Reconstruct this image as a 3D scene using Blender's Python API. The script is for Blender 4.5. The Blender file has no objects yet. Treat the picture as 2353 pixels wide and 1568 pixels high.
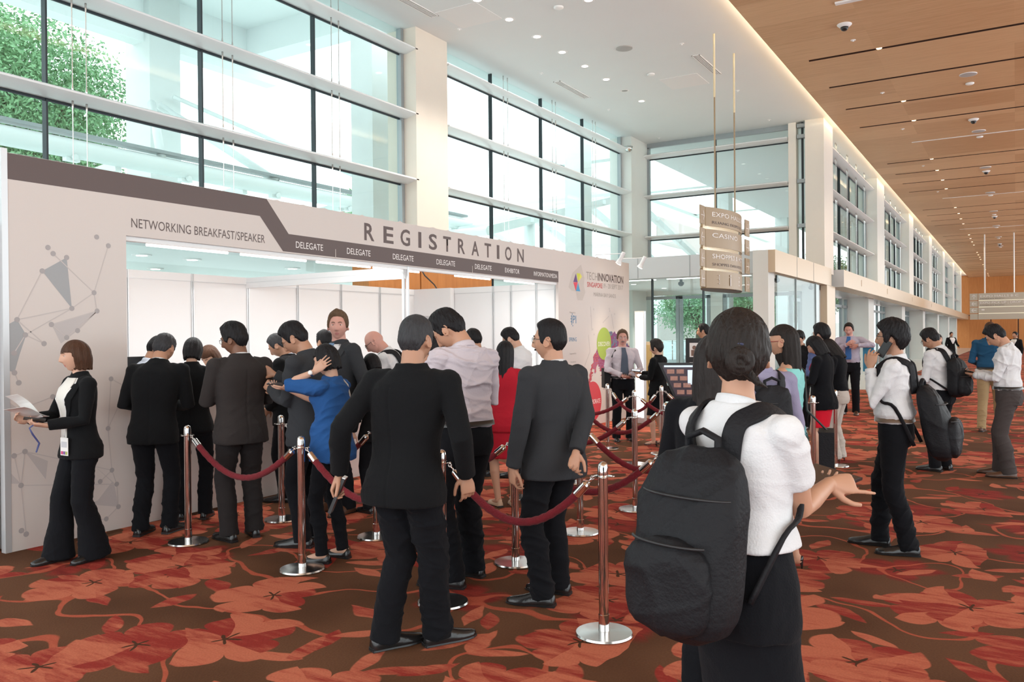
import bpy, bmesh, math, random
import numpy as np
from mathutils import Vector, Matrix, noise as mnoise
random.seed(7); rng = np.random.default_rng(7)
SC = bpy.context.scene
# ------------------------------------------------------------------ camera
FPX = 1890.0; YAW = math.atan((2335 - 1176.5) / FPX); PIT = 9.6 / FPX; ROL = .009; EYE = 1.6
_F0 = np.array([-math.sin(YAW), math.cos(YAW), 0]); _R0 = np.array([math.cos(YAW), math.sin(YAW), 0]); _Z = np.array([0, 0, 1.])
_F = _F0 * math.cos(PIT) - _Z * math.sin(PIT); _U0 = np.cross(_R0, _F)
_R = _R0 * math.cos(ROL) - _U0 * math.sin(ROL); _U = _U0 * math.cos(ROL) + _R0 * math.sin(ROL)
cam = bpy.data.cameras.new('camera'); camo = bpy.data.objects.new('camera', cam); SC.collection.objects.link(camo)
camo.matrix_world = Matrix(((_R[0], _U[0], -_F[0], 0), (_R[1], _U[1], -_F[1], 0), (_R[2], _U[2], -_F[2], EYE), (0, 0, 0, 1)))
cam.sensor_width = 36; cam.lens = FPX / 2353 * 36; cam.clip_end = 600; cam.clip_start = .05
SC.camera = camo
# ------------------------------------------------------------------ daylight and exposure
SC.view_settings.view_transform = 'Standard'; SC.view_settings.look = 'None'; SC.view_settings.gamma = 1
SC.view_settings.use_curve_mapping = False; SC.view_settings.exposure = 0.47
W = bpy.data.worlds.new('overcast_sky'); SC.world = W; W.use_nodes = True
_wn = W.node_tree.nodes; _wb = _wn['Background']; _wb.inputs[0].default_value = (.90, .97, 1.0, 1); _wb.inputs[1].default_value = 2.3
SC.cycles.max_bounces = 7; SC.cycles.diffuse_bounces = 4; SC.cycles.glossy_bounces = 3; SC.cycles.transmission_bounces = 4
SC.cycles.transparent_max_bounces = 40; SC.cycles.sample_clamp_indirect = 6; SC.cycles.caustics_reflective = False; SC.cycles.caustics_refractive = False
SC.cycles.use_denoising = True
COL = SC.collection
def survey(x, y, z=0.0):
    """point at height z seen at photo pixel x, y (the floor plan was surveyed with this)"""
    d = _F + (x - 1176.5) / FPX * _R - (y - 784) / FPX * _U
    t = (z - EYE) / d[2]; return Vector((d[0] * t, d[1] * t, z))
# ------------------------------------------------------------------ object helpers
def tag(o, label=None, cat=None, group=None, kind=None):
    if label: o['label'] = label
    if cat: o['category'] = cat
    if group: o['group'] = group
    if kind: o['kind'] = kind
    return o
def empty(name, loc, rz=0, label=None, cat=None, group=None):
    o = bpy.data.objects.new(name, None); COL.objects.link(o); o.location = loc; o.rotation_euler = (0, 0, rz); o.empty_display_size = .1
    return tag(o, label, cat, group)
def kids(o): return [c for c in bpy.data.objects if c.parent == o]
def copy_tree(o, parent=None):
    c = o.copy(); COL.objects.link(c)
    if parent: c.parent = parent
    for ch in kids(o): copy_tree(ch, c)
    return c
class MB:
    """collects verts and faces; build() links them as one mesh object"""
    def __init__(s): s.v = []; s.f = []; s.m = []
    def add(s, v, f, m=0):
        n = len(s.v); s.v += [tuple(p) for p in v]; s.f += [tuple(i + n for i in q) for q in f]; s.m += [m] * len(f); return s
    def box(s, x0, y0, z0, x1, y1, z1, m=0):
        x0, x1 = min(x0, x1), max(x0, x1); y0, y1 = min(y0, y1), max(y0, y1); z0, z1 = min(z0, z1), max(z0, z1)
        v = [(x, y, z) for z in (z0, z1) for y in (y0, y1) for x in (x0, x1)]
        return s.add(v, [(0, 2, 3, 1), (4, 5, 7, 6), (0, 1, 5, 4), (2, 6, 7, 3), (0, 4, 6, 2), (1, 3, 7, 5)], m)
    def tube(s, pts, r, n=12, m=0, cap=True, ry=None):
        pts = [Vector(p) for p in pts]; rs = r if hasattr(r, '__len__') else [r] * len(pts)
        V = []; Fc = []; up = Vector((0, 0, 1)); pu = None
        for i, p in enumerate(pts):
            t = (pts[min(i + 1, len(pts) - 1)] - pts[max(i - 1, 0)]).normalized()
            if pu is None:
                pu = up if abs(t.dot(up)) < .95 else Vector((1, 0, 0))
            a = t.cross(pu).normalized(); b = a.cross(t).normalized(); pu = b
            for k in range(n):
                w = 2 * math.pi * k / n; V.append(p + a * math.cos(w) * rs[i] + b * math.sin(w) * (rs[i] if ry is None else ry * rs[i] / rs[0]))
        for i in range(len(pts) - 1):
            for k in range(n):
                k2 = (k + 1) % n; Fc.append((i * n + k, i * n + k2, (i + 1) * n + k2, (i + 1) * n + k))
        if cap:
            Fc.append(tuple(range(n))[::-1]); Fc.append(tuple((len(pts) - 1) * n + k for k in range(n)))
        return s.add(V, Fc, m)
    def bar(s, a, b, w, h, m=0, up=(0, 0, 1)):
        a = Vector(a); b = Vector(b); t = (b - a).normalized(); u = Vector(up); x = t.cross(u).normalized() * w / 2; y = x.cross(t).normalized() * h / 2
        v = [p + sx * x + sy * y for p in (a, b) for sx, sy in ((-1, -1), (1, -1), (1, 1), (-1, 1))]
        return s.add(v, [(3, 2, 1, 0), (4, 5, 6, 7), (0, 1, 5, 4), (1, 2, 6, 5), (2, 3, 7, 6), (3, 0, 4, 7)], m)
    def lathe(s, prof, c=(0, 0, 0), n=28, m=0, ax='z'):
        V = []; Fc = []
        for r, z in prof:
            for k in range(n):
                w = 2 * math.pi * k / n
                p = (r * math.cos(w), r * math.sin(w), z)
                if ax == 'y': p = (p[0], p[2], p[1])
                if ax == 'x': p = (p[2], p[0], p[1])
                V.append((c[0] + p[0], c[1] + p[1], c[2] + p[2]))
        for i in range(len(prof) - 1):
            for k in range(n):
                k2 = (k + 1) % n; Fc.append((i * n + k, i * n + k2, (i + 1) * n + k2, (i + 1) * n + k))
        Fc.append(tuple(range(n))[::-1]); Fc.append(tuple((len(prof) - 1) * n + k for k in range(n)))
        return s.add(V, Fc, m)
    def prism(s, poly, a, b, ax, m=0):
        """polygon of 2D points swept from a to b along axis ax; 2D order: x->(y,z) y->(x,z) z->(x,y)"""
        def P(q, t): return {'x': (t, q[0], q[1]), 'y': (q[0], t, q[1]), 'z': (q[0], q[1], t)}[ax]
        n = len(poly); V = [P(q, a) for q in poly] + [P(q, b) for q in poly]
        Fc = [tuple(range(n))[::-1], tuple(range(n, 2 * n))] + [(i, (i + 1) % n, n + (i + 1) % n, n + i) for i in range(n)]
        return s.add(V, Fc, m)
    def build(s, name, mat, parent=None, smooth=False, bevel=0, fixn=True):
        me = bpy.data.meshes.new(name); me.from_pydata(s.v, [], s.f)
        mats = mat if isinstance(mat, (list, tuple)) else [mat]
        for q in mats: me.materials.append(q)
        for p, mi in zip(me.polygons, s.m): p.material_index = mi
        if fixn:
            bm = bmesh.new(); bm.from_mesh(me); bmesh.ops.recalc_face_normals(bm, faces=bm.faces); bm.to_mesh(me); bm.free()
        if smooth:
            for p in me.polygons: p.use_smooth = True
            if smooth == 'auto': me.set_sharp_from_angle(angle=math.radians(38))
        o = bpy.data.objects.new(name, me); COL.objects.link(o)
        if parent: o.parent = parent
        if bevel:
            b = o.modifiers.new('bevel', 'BEVEL'); b.width = bevel; b.segments = 2; b.limit_method = 'ANGLE'
        return o
def struct(name, mb, mat, **k): return tag(mb.build(name, mat, **k), kind='structure')
# ------------------------------------------------------------------ materials
def lin(c): return tuple((x / 12.92 if x <= .04045 else ((x + .055) / 1.055) ** 2.4) for x in c)
def hexc(h): return lin(tuple(int(h[i:i + 2], 16) / 255 for i in (0, 2, 4)))
_mc = {}
def mat(name, col, rough=.6, metal=0, spec=.5, bump=0, bscale=60, var=0, vscale=8, sheen=0, stretch=None, emit=0, coat=0, objc=True):
    if name in _mc: return _mc[name]
    if isinstance(col, str): col = hexc(col)
    m = bpy.data.materials.new(name); m.use_nodes = True; nt = m.node_tree; b = nt.nodes['Principled BSDF']
    b.inputs['Base Color'].default_value = (*col, 1); b.inputs['Roughness'].default_value = rough; b.inputs['Metallic'].default_value = metal
    b.inputs['Specular IOR Level'].default_value = spec; b.inputs['Sheen Weight'].default_value = sheen; b.inputs['Coat Weight'].default_value = coat
    if emit: b.inputs['Emission Color'].default_value = (*col, 1); b.inputs['Emission Strength'].default_value = emit
    tc = nt.nodes.new('ShaderNodeTexCoord'); mp = nt.nodes.new('ShaderNodeMapping'); nt.links.new(tc.outputs['Object'], mp.inputs[0])
    if stretch: mp.inputs['Scale'].default_value = stretch
    if var:
        n = nt.nodes.new('ShaderNodeTexNoise'); n.inputs['Scale'].default_value = vscale; n.inputs['Detail'].default_value = 4; nt.links.new(mp.outputs[0], n.inputs[0])
        r = nt.nodes.new('ShaderNodeMapRange'); r.inputs[3].default_value = 1 - var; r.inputs[4].default_value = 1 + var; nt.links.new(n.outputs[0], r.inputs[0])
        h = nt.nodes.new('ShaderNodeMix'); h.data_type = 'RGBA'; h.blend_type = 'MULTIPLY'; h.inputs[0].default_value = 1; h.inputs[6].default_value = (*col, 1)
        nt.links.new(r.outputs[0], h.inputs[7]); nt.links.new(h.outputs[2], b.inputs['Base Color'])
    if bump:
        n = nt.nodes.new('ShaderNodeTexNoise'); n.inputs['Scale'].default_value = bscale; n.inputs['Detail'].default_value = 3; nt.links.new(mp.outputs[0], n.inputs[0])
        u = nt.nodes.new('ShaderNodeBump'); u.inputs['Strength'].default_value = bump; u.inputs['Distance'].default_value = .01
        nt.links.new(n.outputs[0], u.inputs['Height']); nt.links.new(u.outputs[0], b.inputs['Normal'])
    _mc[name] = m; return m
def glass_mat(name, tint, refl=.06):
    m = bpy.data.materials.new(name); m.use_nodes = True; nt = m.node_tree; nt.nodes.remove(nt.nodes['Principled BSDF'])
    o = nt.nodes['Material Output']; t = nt.nodes.new('ShaderNodeBsdfTransparent'); t.inputs[0].default_value = (*tint, 1)
    g = nt.nodes.new('ShaderNodeBsdfGlossy'); g.inputs['Roughness'].default_value = .01; fr = nt.nodes.new('ShaderNodeLayerWeight'); fr.inputs[0].default_value = .5
    pw = nt.nodes.new('ShaderNodeMath'); pw.operation = 'POWER'; pw.inputs[1].default_value = 4.5; nt.links.new(fr.outputs['Facing'], pw.inputs[0])
    ma = nt.nodes.new('ShaderNodeMath'); ma.operation = 'MULTIPLY_ADD'; ma.inputs[1].default_value = .28; ma.inputs[2].default_value = .03; nt.links.new(pw.outputs[0], ma.inputs[0])
    x = nt.nodes.new('ShaderNodeMixShader'); nt.links.new(ma.outputs[0], x.inputs[0]); nt.links.new(t.outputs[0], x.inputs[1]); nt.links.new(g.outputs[0], x.inputs[2]); nt.links.new(x.outputs[0], o.inputs[0])
    return m
def emat(name, col, s):
    m = bpy.data.materials.new(name); m.use_nodes = True; nt = m.node_tree; nt.nodes.remove(nt.nodes['Principled BSDF'])
    e = nt.nodes.new('ShaderNodeEmission'); e.inputs[0].default_value = (*col, 1); e.inputs[1].default_value = s; nt.links.new(e.outputs[0], nt.nodes['Material Output'].inputs[0]); return m
class NT:
    """tiny node-graph helper"""
    def __init__(s, m): s.m = m; s.t = m.node_tree
    def n(s, ty, **k):
        q = s.t.nodes.new(ty)
        for a, b in k.items(): setattr(q, a, b)
        return q
    def set(s, sock, v):
        if hasattr(v, 'is_output') or isinstance(v, bpy.types.NodeSocket): s.t.links.new(v, sock)
        else: sock.default_value = v
    def math(s, op, a, b=0.0, c=0.0, clamp=False):
        q = s.n('ShaderNodeMath', operation=op, use_clamp=clamp); s.set(q.inputs[0], a); s.set(q.inputs[1], b)
        if len(q.inputs) > 2: s.set(q.inputs[2], c)
        return q.outputs[0]
    def mix(s, f, a, b, bt='MIX'):
        q = s.n('ShaderNodeMix', data_type='RGBA', blend_type=bt); s.set(q.inputs[0], f)
        for i, v in ((6, a), (7, b)):
            s.set(q.inputs[i], v if not isinstance(v, tuple) else (*v, 1) if len(v) == 3 else v)
        return q.outputs[2]
    def vec(s, op, a, b=(0, 0, 0), sc=None):
        q = s.n('ShaderNodeVectorMath', operation=op); s.set(q.inputs[0], a); s.set(q.inputs[1], b)
        if sc is not None: s.set(q.inputs['Scale'], sc)
        return q
    def ramp(s, x, a, b):   # smooth 0..1 between a and b
        q = s.n('ShaderNodeMapRange', interpolation_type='SMOOTHSTEP'); s.set(q.inputs[0], x); q.inputs[1].default_value = a; q.inputs[2].default_value = b; return q.outputs[0]
def carpet_material():
    m = bpy.data.materials.new('floral_carpet'); m.use_nodes = True; N = NT(m); b = m.node_tree.nodes['Principled BSDF']
    tc = N.n('ShaderNodeTexCoord'); P = tc.outputs['Object']
    warp = N.n('ShaderNodeTexNoise', noise_dimensions='2D'); warp.inputs['Scale'].default_value = 2.2; warp.inputs['Detail'].default_value = 2; N.set(warp.inputs[0], P)
    wv = N.vec('SUBTRACT', warp.outputs['Color'], (.5, .5, .5)).outputs[0]
    P = N.vec('ADD', P, N.vec('SCALE', wv, sc=.16).outputs[0]).outputs[0]
    streak = N.n('ShaderNodeTexNoise', noise_dimensions='2D'); streak.inputs['Scale'].default_value = 2.3; streak.inputs['Detail'].default_value = 5; streak.inputs['Roughness'].default_value = .7
    mp = N.n('ShaderNodeMapping'); mp.inputs['Rotation'].default_value = (0, 0, .35); mp.inputs['Scale'].default_value = (1, 5.5, 1); N.set(mp.inputs[0], tc.outputs['Object']); N.set(streak.inputs[0], mp.outputs[0])
    fine = N.n('ShaderNodeTexNoise', noise_dimensions='2D'); fine.inputs['Scale'].default_value = 90; fine.inputs['Detail'].default_value = 3; N.set(fine.inputs[0], tc.outputs['Object'])
    big = N.n('ShaderNodeTexNoise', noise_dimensions='2D'); big.inputs['Scale'].default_value = .9; N.set(big.inputs[0], tc.outputs['Object'])
    col = N.mix(N.ramp(big.outputs[0], .3, .7), (.080, .034, .016), (.125, .056, .028))
    def cell(scale, off, rand=.75):
        Q = N.vec('ADD', P, (off, off * 1.7, 0)).outputs[0]
        v = N.n('ShaderNodeTexVoronoi', voronoi_dimensions='2D', feature='F1'); v.inputs['Scale'].default_value = scale; v.inputs['Randomness'].default_value = rand; N.set(v.inputs[0], Q)
        d = N.vec('SUBTRACT', Q, v.outputs['Position']).outputs[0]
        sp = N.n('ShaderNodeSeparateXYZ'); N.set(sp.inputs[0], d); sc = N.n('ShaderNodeSeparateXYZ'); N.set(sc.inputs[0], v.outputs['Color'])
        return sp.outputs[0], sp.outputs[1], sc.outputs
    def palette(rnd, soft=False):
        k = N.math('ADD', N.math('MULTIPLY', streak.outputs[0], 1.5), N.math('MULTIPLY', rnd, .6))
        c = N.mix(N.ramp(k, .7, 1.35), (.26, .029, .021), (.48, .138, .078))
        return c
    def over(col, mask, c): return N.mix(mask, col, c)
    def flower(col, scale, off, R, soft, dens, tone=None):
        x, y, rd = cell(scale, off); r = N.math('SQRT', N.math('ADD', N.math('MULTIPLY', x, x), N.math('MULTIPLY', y, y)))
        a = N.math('ADD', N.math('ARCTAN2', y, x), N.math('MULTIPLY', rd[0], 6.28))
        lob = N.math('POWER', N.math('ABSOLUTE', N.math('COSINE', N.math('MULTIPLY', a, 2.5))), .45)
        pr = N.n('ShaderNodeTexWhiteNoise', noise_dimensions='2D'); cb = N.n('ShaderNodeCombineXYZ')
        pet = N.math('FLOOR', N.math('MULTIPLY', N.math('ADD', a, 3.14159 + .62832), .79577)); N.set(cb.inputs[0], pet); N.set(cb.inputs[1], rd[1]); N.set(pr.inputs[0], cb.outputs[0])
        rad = N.math('MULTIPLY', N.math('ADD', N.math('MULTIPLY', lob, .42), .58), N.math('MULTIPLY', R, N.math('ADD', N.math('MULTIPLY', pr.outputs[0], .22), .84)))
        msk = N.ramp(N.math('SUBTRACT', rad, r), 0, soft)
        if dens < 1: msk = N.math('MULTIPLY', msk, N.math('LESS_THAN', rd[2], dens))
        c = palette(pr.outputs[0]) if tone is None else N.mix(N.ramp(streak.outputs[0], .3, .7), tone[0], tone[1])
        st = N.math('MULTIPLY', R, N.math('ADD', .05, N.math('MULTIPLY', .16, N.math('POWER', N.math('ABSOLUTE', N.math('SINE', N.math('MULTIPLY', a, 2.5))), 6))))
        c = N.mix(N.ramp(N.math('SUBTRACT', st, r), -.004, .006), c, (.07, .03, .015))
        return over(col, msk, c)
    def leaf(col, scale, off, L, Wd, dens):
        x, y, rd = cell(scale, off, .9); a = N.math('MULTIPLY', rd[0], 6.28)
        ca = N.math('COSINE', a); sa = N.math('SINE', a)
        u = N.math('ABSOLUTE', N.math('DIVIDE', N.math('ADD', N.math('MULTIPLY', x, ca), N.math('MULTIPLY', y, sa)), L))
        w = N.math('ABSOLUTE', N.math('SUBTRACT', N.math('MULTIPLY', y, ca), N.math('MULTIPLY', x, sa)))
        lim = N.math('MULTIPLY', N.math('SUBTRACT', 1.0, N.math('MULTIPLY', u, u)), Wd)
        msk = N.math('MULTIPLY', N.ramp(N.math('SUBTRACT', lim, w), 0, .012), N.math('LESS_THAN', rd[1], dens))
        return over(col, msk, palette(rd[2]))
    def vine(col, scale, off, w):
        n = N.n('ShaderNodeTexNoise', noise_dimensions='2D'); n.inputs['Scale'].default_value = scale; n.inputs['Detail'].default_value = .6; N.set(n.inputs[0], N.vec('ADD', P, (off, -off, 0)).outputs[0])
        d = N.math('ABSOLUTE', N.math('SUBTRACT', n.outputs[0], .5))
        return over(col, N.math('MULTIPLY', N.math('SUBTRACT', 1.0, N.ramp(d, w * .6, w)), .85), N.mix(streak.outputs[0], (.36, .06, .035), (.52, .13, .07)))
    col = flower(col, 1.0, 31.3, .34, .10, .55, ((.17, .020, .016), (.27, .035, .024)))
    col = vine(col, 1.15, 4.1, .012)
    col = leaf(col, 2.7, 11.9, .17, .06, .55)
    col = leaf(col, 2.2, 23.7, .20, .065, .5)
    col = flower(col, 1.22, 3.3, .365, .014, .70)
    col = flower(col, 1.05, 57.9, .38, .014, .28)
    f2 = N.math('ADD', .80, N.math('MULTIPLY', fine.outputs[0], .4)); fc = N.n('ShaderNodeCombineColor')
    for i in range(3): N.set(fc.inputs[i], f2)
    col = N.mix(1.0, col, fc.outputs[0], 'MULTIPLY')
    N.set(b.inputs['Base Color'], col); b.inputs['Roughness'].default_value = .95; b.inputs['Specular IOR Level'].default_value = .12
    bp = N.n('ShaderNodeBump'); bp.inputs['Strength'].default_value = .35; bp.inputs['Distance'].default_value = .004; N.set(bp.inputs['Height'], fine.outputs[0]); N.set(b.inputs['Normal'], bp.outputs[0])
    return m
def wood_material(name, c1, c2, plank=1.2, ax=1, rough=.45, gstretch=(.5, 6, 1)):
    m = bpy.data.materials.new(name); m.use_nodes = True; N = NT(m); b = m.node_tree.nodes['Principled BSDF']; tc = N.n('ShaderNodeTexCoord')
    mp = N.n('ShaderNodeMapping'); mp.inputs['Scale'].default_value = gstretch; N.set(mp.inputs[0], tc.outputs['Object'])
    g = N.n('ShaderNodeTexNoise'); g.inputs['Scale'].default_value = 3.5; g.inputs['Detail'].default_value = 6; g.inputs['Roughness'].default_value = .65; N.set(g.inputs[0], mp.outputs[0])
    sp = N.n('ShaderNodeSeparateXYZ'); N.set(sp.inputs[0], tc.outputs['Object'])
    pi = N.math('FLOOR', N.math('DIVIDE', sp.outputs[ax], plank)); fr = N.math('FRACT', N.math('DIVIDE', sp.outputs[ax], plank))
    q = N.math('FLOOR', N.math('DIVIDE', sp.outputs[1 - ax if ax < 2 else 0], 2.4))
    wn = N.n('ShaderNodeTexWhiteNoise', noise_dimensions='2D'); cb = N.n('ShaderNodeCombineXYZ'); N.set(cb.inputs[0], pi); N.set(cb.inputs[1], q); N.set(wn.inputs[0], cb.outputs[0])
    k = N.math('ADD', N.math('MULTIPLY', g.outputs[0], .8), N.math('MULTIPLY', wn.outputs[0], .35))
    c = N.mix(N.ramp(k, .25, .85), c1, c2)
    seam = N.ramp(N.math('ABSOLUTE', N.math('SUBTRACT', fr, .5)), .494, .499)
    c = N.mix(N.math('MULTIPLY', seam, .35), c, (c1[0] * .4, c1[1] * .4, c1[2] * .4))
    N.set(b.inputs['Base Color'], c); b.inputs['Roughness'].default_value = rough; b.inputs['Specular IOR Level'].default_value = .35; return m
M = dict(
    carpet=carpet_material(), tile=mat('pale_floor_tile', (.62, .60, .57), .18, bump=0),
    ceil=mat('white_plaster', (.79, .82, .82), .85, var=.02, vscale=1), wall=mat('cream_wall_paint', (.76, .71, .64), .7, var=.02),
    pier=mat('pale_stone_cladding', (.70, .70, .66), .6, var=.03, vscale=3), pier2=mat('warm_stone_cladding', (.74, .66, .57), .6, var=.03, vscale=3),
    white=mat('white_enamel', (.80, .80, .79), .35), wmetal=mat('white_aluminium', (.78, .79, .79), .3), grey=mat('grey_aluminium', (.33, .36, .37), .4, .3),
    dark=mat('black_gasket', (.012, .02, .025), .5), beam=mat('silver_cladding', (.55, .57, .58), .45, .2), beamw=mat('warm_bronze_cladding', (.60, .47, .33), .35, .25),
    soffit=mat('silver_soffit', (.62, .62, .62), .25, .35), steel=mat('polished_steel', (.72, .70, .68), .09, 1), brushed=mat('brushed_steel', (.62, .60, .58), .22, 1),
    glass=glass_mat('tinted_glass', (.92, .98, .972)), glassc=glass_mat('clear_glass', (.90, .955, .95)),
    wood=wood_material('honey_wood_ceiling', (.50, .28, .135), (.66, .42, .23)), woodw=wood_material('orange_wood_wall', (.46, .17, .045), (.60, .25, .075), 1.4, 0, gstretch=(3, 3, .3)),
    slot=mat('dark_slot', (.06, .02, .008), .6), conc=mat('outdoor_concrete', (.68, .70, .69), .8, var=.06, vscale=2), conc2=mat('outdoor_painted_beam', (.86, .89, .89), .8),
    exst=mat('outdoor_white_steel', (.78, .82, .81), .5), leafm=mat('tree_leaf', (.20, .38, .19), .7, var=.3, vscale=30), bark=mat('tree_bark', (.12, .09, .06), .9, bump=.5, bscale=30),
    panel=mat('white_booth_panel', (.78, .775, .775), .5), alu=mat('booth_aluminium', (.60, .61, .62), .35, .4), banner=mat('printed_vinyl_beige', (.66, .60, .565), .6, var=.015, vscale=1.5),
    brown=mat('printed_brown', (.115, .082, .078), .55), ink=mat('dark_ink', (.12, .09, .085), .6), inkw=mat('white_lettering', (.85, .82, .80), .5),
    black=mat('black_plastic', (.015, .015, .016), .35), gold=mat('bronze_sign_face', (.33, .235, .14), .4, .1), cream=mat('cream_light_face', (.95, .86, .68), .6, emit=.35),
    velvet=mat('red_velvet', (.15, .002, .009), .9, sheen=.06, bump=.6, bscale=120, var=.3, vscale=40), paper=mat('paper', (.82, .81, .79), .7), cable=mat('black_cable', (.02, .015, .01), .6),
    lamp=emat('lamp_glow', (1, .95, .85), 7), warm=emat('warm_lamp_glow', (1, .72, .45), 6), tubel=emat('tube_light_glow', (1, .98, .95), 3.0), spotl=emat('spot_glow', (1, .9, .72), 9),
    pale=mat('grey_lens', (.42, .41, .40), .5), trimw=mat('fixture_trim', (.85, .84, .83), .4))
def text_mesh(name, s, m, size, parent, width=None, loc=(0, 0, 0), ux=(0, 1, 0), uz=(0, 0, 1), spacing=1.0, bold=0.0, depth=.002, align='LEFT', wordsp=1.0):
    """lettering as a thin mesh; ux is the reading direction, uz the upward one; size is the capital height"""
    c = bpy.data.curves.new('t', 'FONT'); c.body = s; c.size = 1; c.space_character = spacing; c.space_word = wordsp; c.align_x = 'LEFT'; c.extrude = 0; c.offset = bold; c.resolution_u = 3
    o = bpy.data.objects.new('t', c); COL.objects.link(o); dg = bpy.context.evaluated_depsgraph_get(); me = bpy.data.meshes.new_from_object(o.evaluated_get(dg)); bpy.data.objects.remove(o); bpy.data.curves.remove(c)
    n = len(me.vertices); co = np.empty(n * 3); me.vertices.foreach_get('co', co); co = co.reshape(-1, 3)
    x0, x1 = co[:, 0].min(), co[:, 0].max(); k = size / .729
    kx = k if width is None else width / (x1 - x0)
    sh = {'LEFT': 0, 'CENTER': -(x1 - x0) / 2, 'RIGHT': -(x1 - x0)}[align]
    ux = np.array(ux, float); uz = np.array(uz, float); nn = np.cross(ux, uz)
    P = np.array(loc) + ((co[:, 0] - x0 + sh) * kx)[:, None] * ux + (co[:, 1] * k)[:, None] * uz + nn * depth
    me.vertices.foreach_set('co', P.ravel()); me.materials.clear(); me.materials.append(m); me.name = name
    ob = bpy.data.objects.new(name, me); COL.objects.link(ob)
    if parent: ob.parent = parent
    return ob
# ================================================================== THE SETTING
XW = -10.1; XV = -9.75; YR = 24.1; ZC = 7.55; ZW = 7.35; XE = -4.18; XF = -4.64; YEND = 98.0
b = MB(); b.box(-10.6, -6, -.1, 9, YEND, 0); struct('floor', b, M['carpet'])
b = MB(); b.box(-10.0, 18.3, 0, -4.64, 24.0, .012); b.box(-6.4, 25.2, 0, -3.5, YEND, .012); struct('trim_1', b, M['tile'])
# white ceiling over the lobby bay, timber ceiling over the corridor
b = MB(); b.box(-10.45, -6, ZC, XE + .62, YEND, ZC + .2); struct('ceiling', b, M['ceil'])
def slot_y():
    ys = []; y = 18.08
    base = [18.08, 20.30, 22.5, 24.7]
    k = 0
    while base[0] + 12.4 * k < YEND: ys += [q + 12.4 * k for q in base]; k += 1
    return [q for q in ys if q < YEND - 1]
SY = slot_y(); SXL, SXR = -3.7, 6.5
b = MB(); xs = [XE, SXL, SXR, 9]; cuts = [-6.0]
for y in SY: cuts += [y - .06, y + .06]
cuts.append(YEND)
for i in range(len(cuts) - 1):
    y0, y1 = cuts[i], cuts[i + 1]
    if i % 2 == 0: b.box(XE, y0, ZW, 9, y1, ZW + .05)
    else: b.box(XE, y0, ZW, SXL, y1, ZW + .05); b.box(SXR, y0, ZW, 9, y1, ZW + .05)
struct('ceiling', b, M['wood'])
b = MB()
for y in SY: b.box(SXL - .02, y - .06, ZW + .002, SXR + .02, y - .055, ZW + .18); b.box(SXL - .02, y + .055, ZW + .002, SXR + .02, y + .06, ZW + .18); b.box(SXL - .02, y - .09, ZW + .18, SXR + .02, y + .09, ZW + .20); b.box(SXL - .04, y - .09, ZW + .05, SXL - .01, y + .09, ZW + .18)
struct('trim_2', b, M['slot'])
b = MB()                                                            # cove behind the timber edge
b.box(XE + .58, -6, ZW + .05, XE + .62, YEND, ZC); struct('trim_3', b, M['ceil'])
b = MB(); b.box(XE + .16, -2, ZW + .055, XE + .20, 96, ZW + .075); tag(b.build('cove_light', emat('cove_glow', (1, .82, .58), 42)), 'hidden warm strip light along the edge of the timber ceiling', 'light')
# piers of the window wall
def pier(x0, y0, x1, y1, z0, z1, n, m=None):
    b = MB(); b.box(x0, y0, z0, x1, y1, z1); return struct('wall_left_pier_%d' % n if False else 'wall_left', b, m or M['pier'])
pier(-10.45, 12.48, XV, 13.5, 0, ZC, 1, M['pier2']); pier(-10.45, 22.8, XV, 24.3, 0, ZC, 2); pier(-10.45, -.2, XV, .9, 0, ZC, 3)
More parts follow.
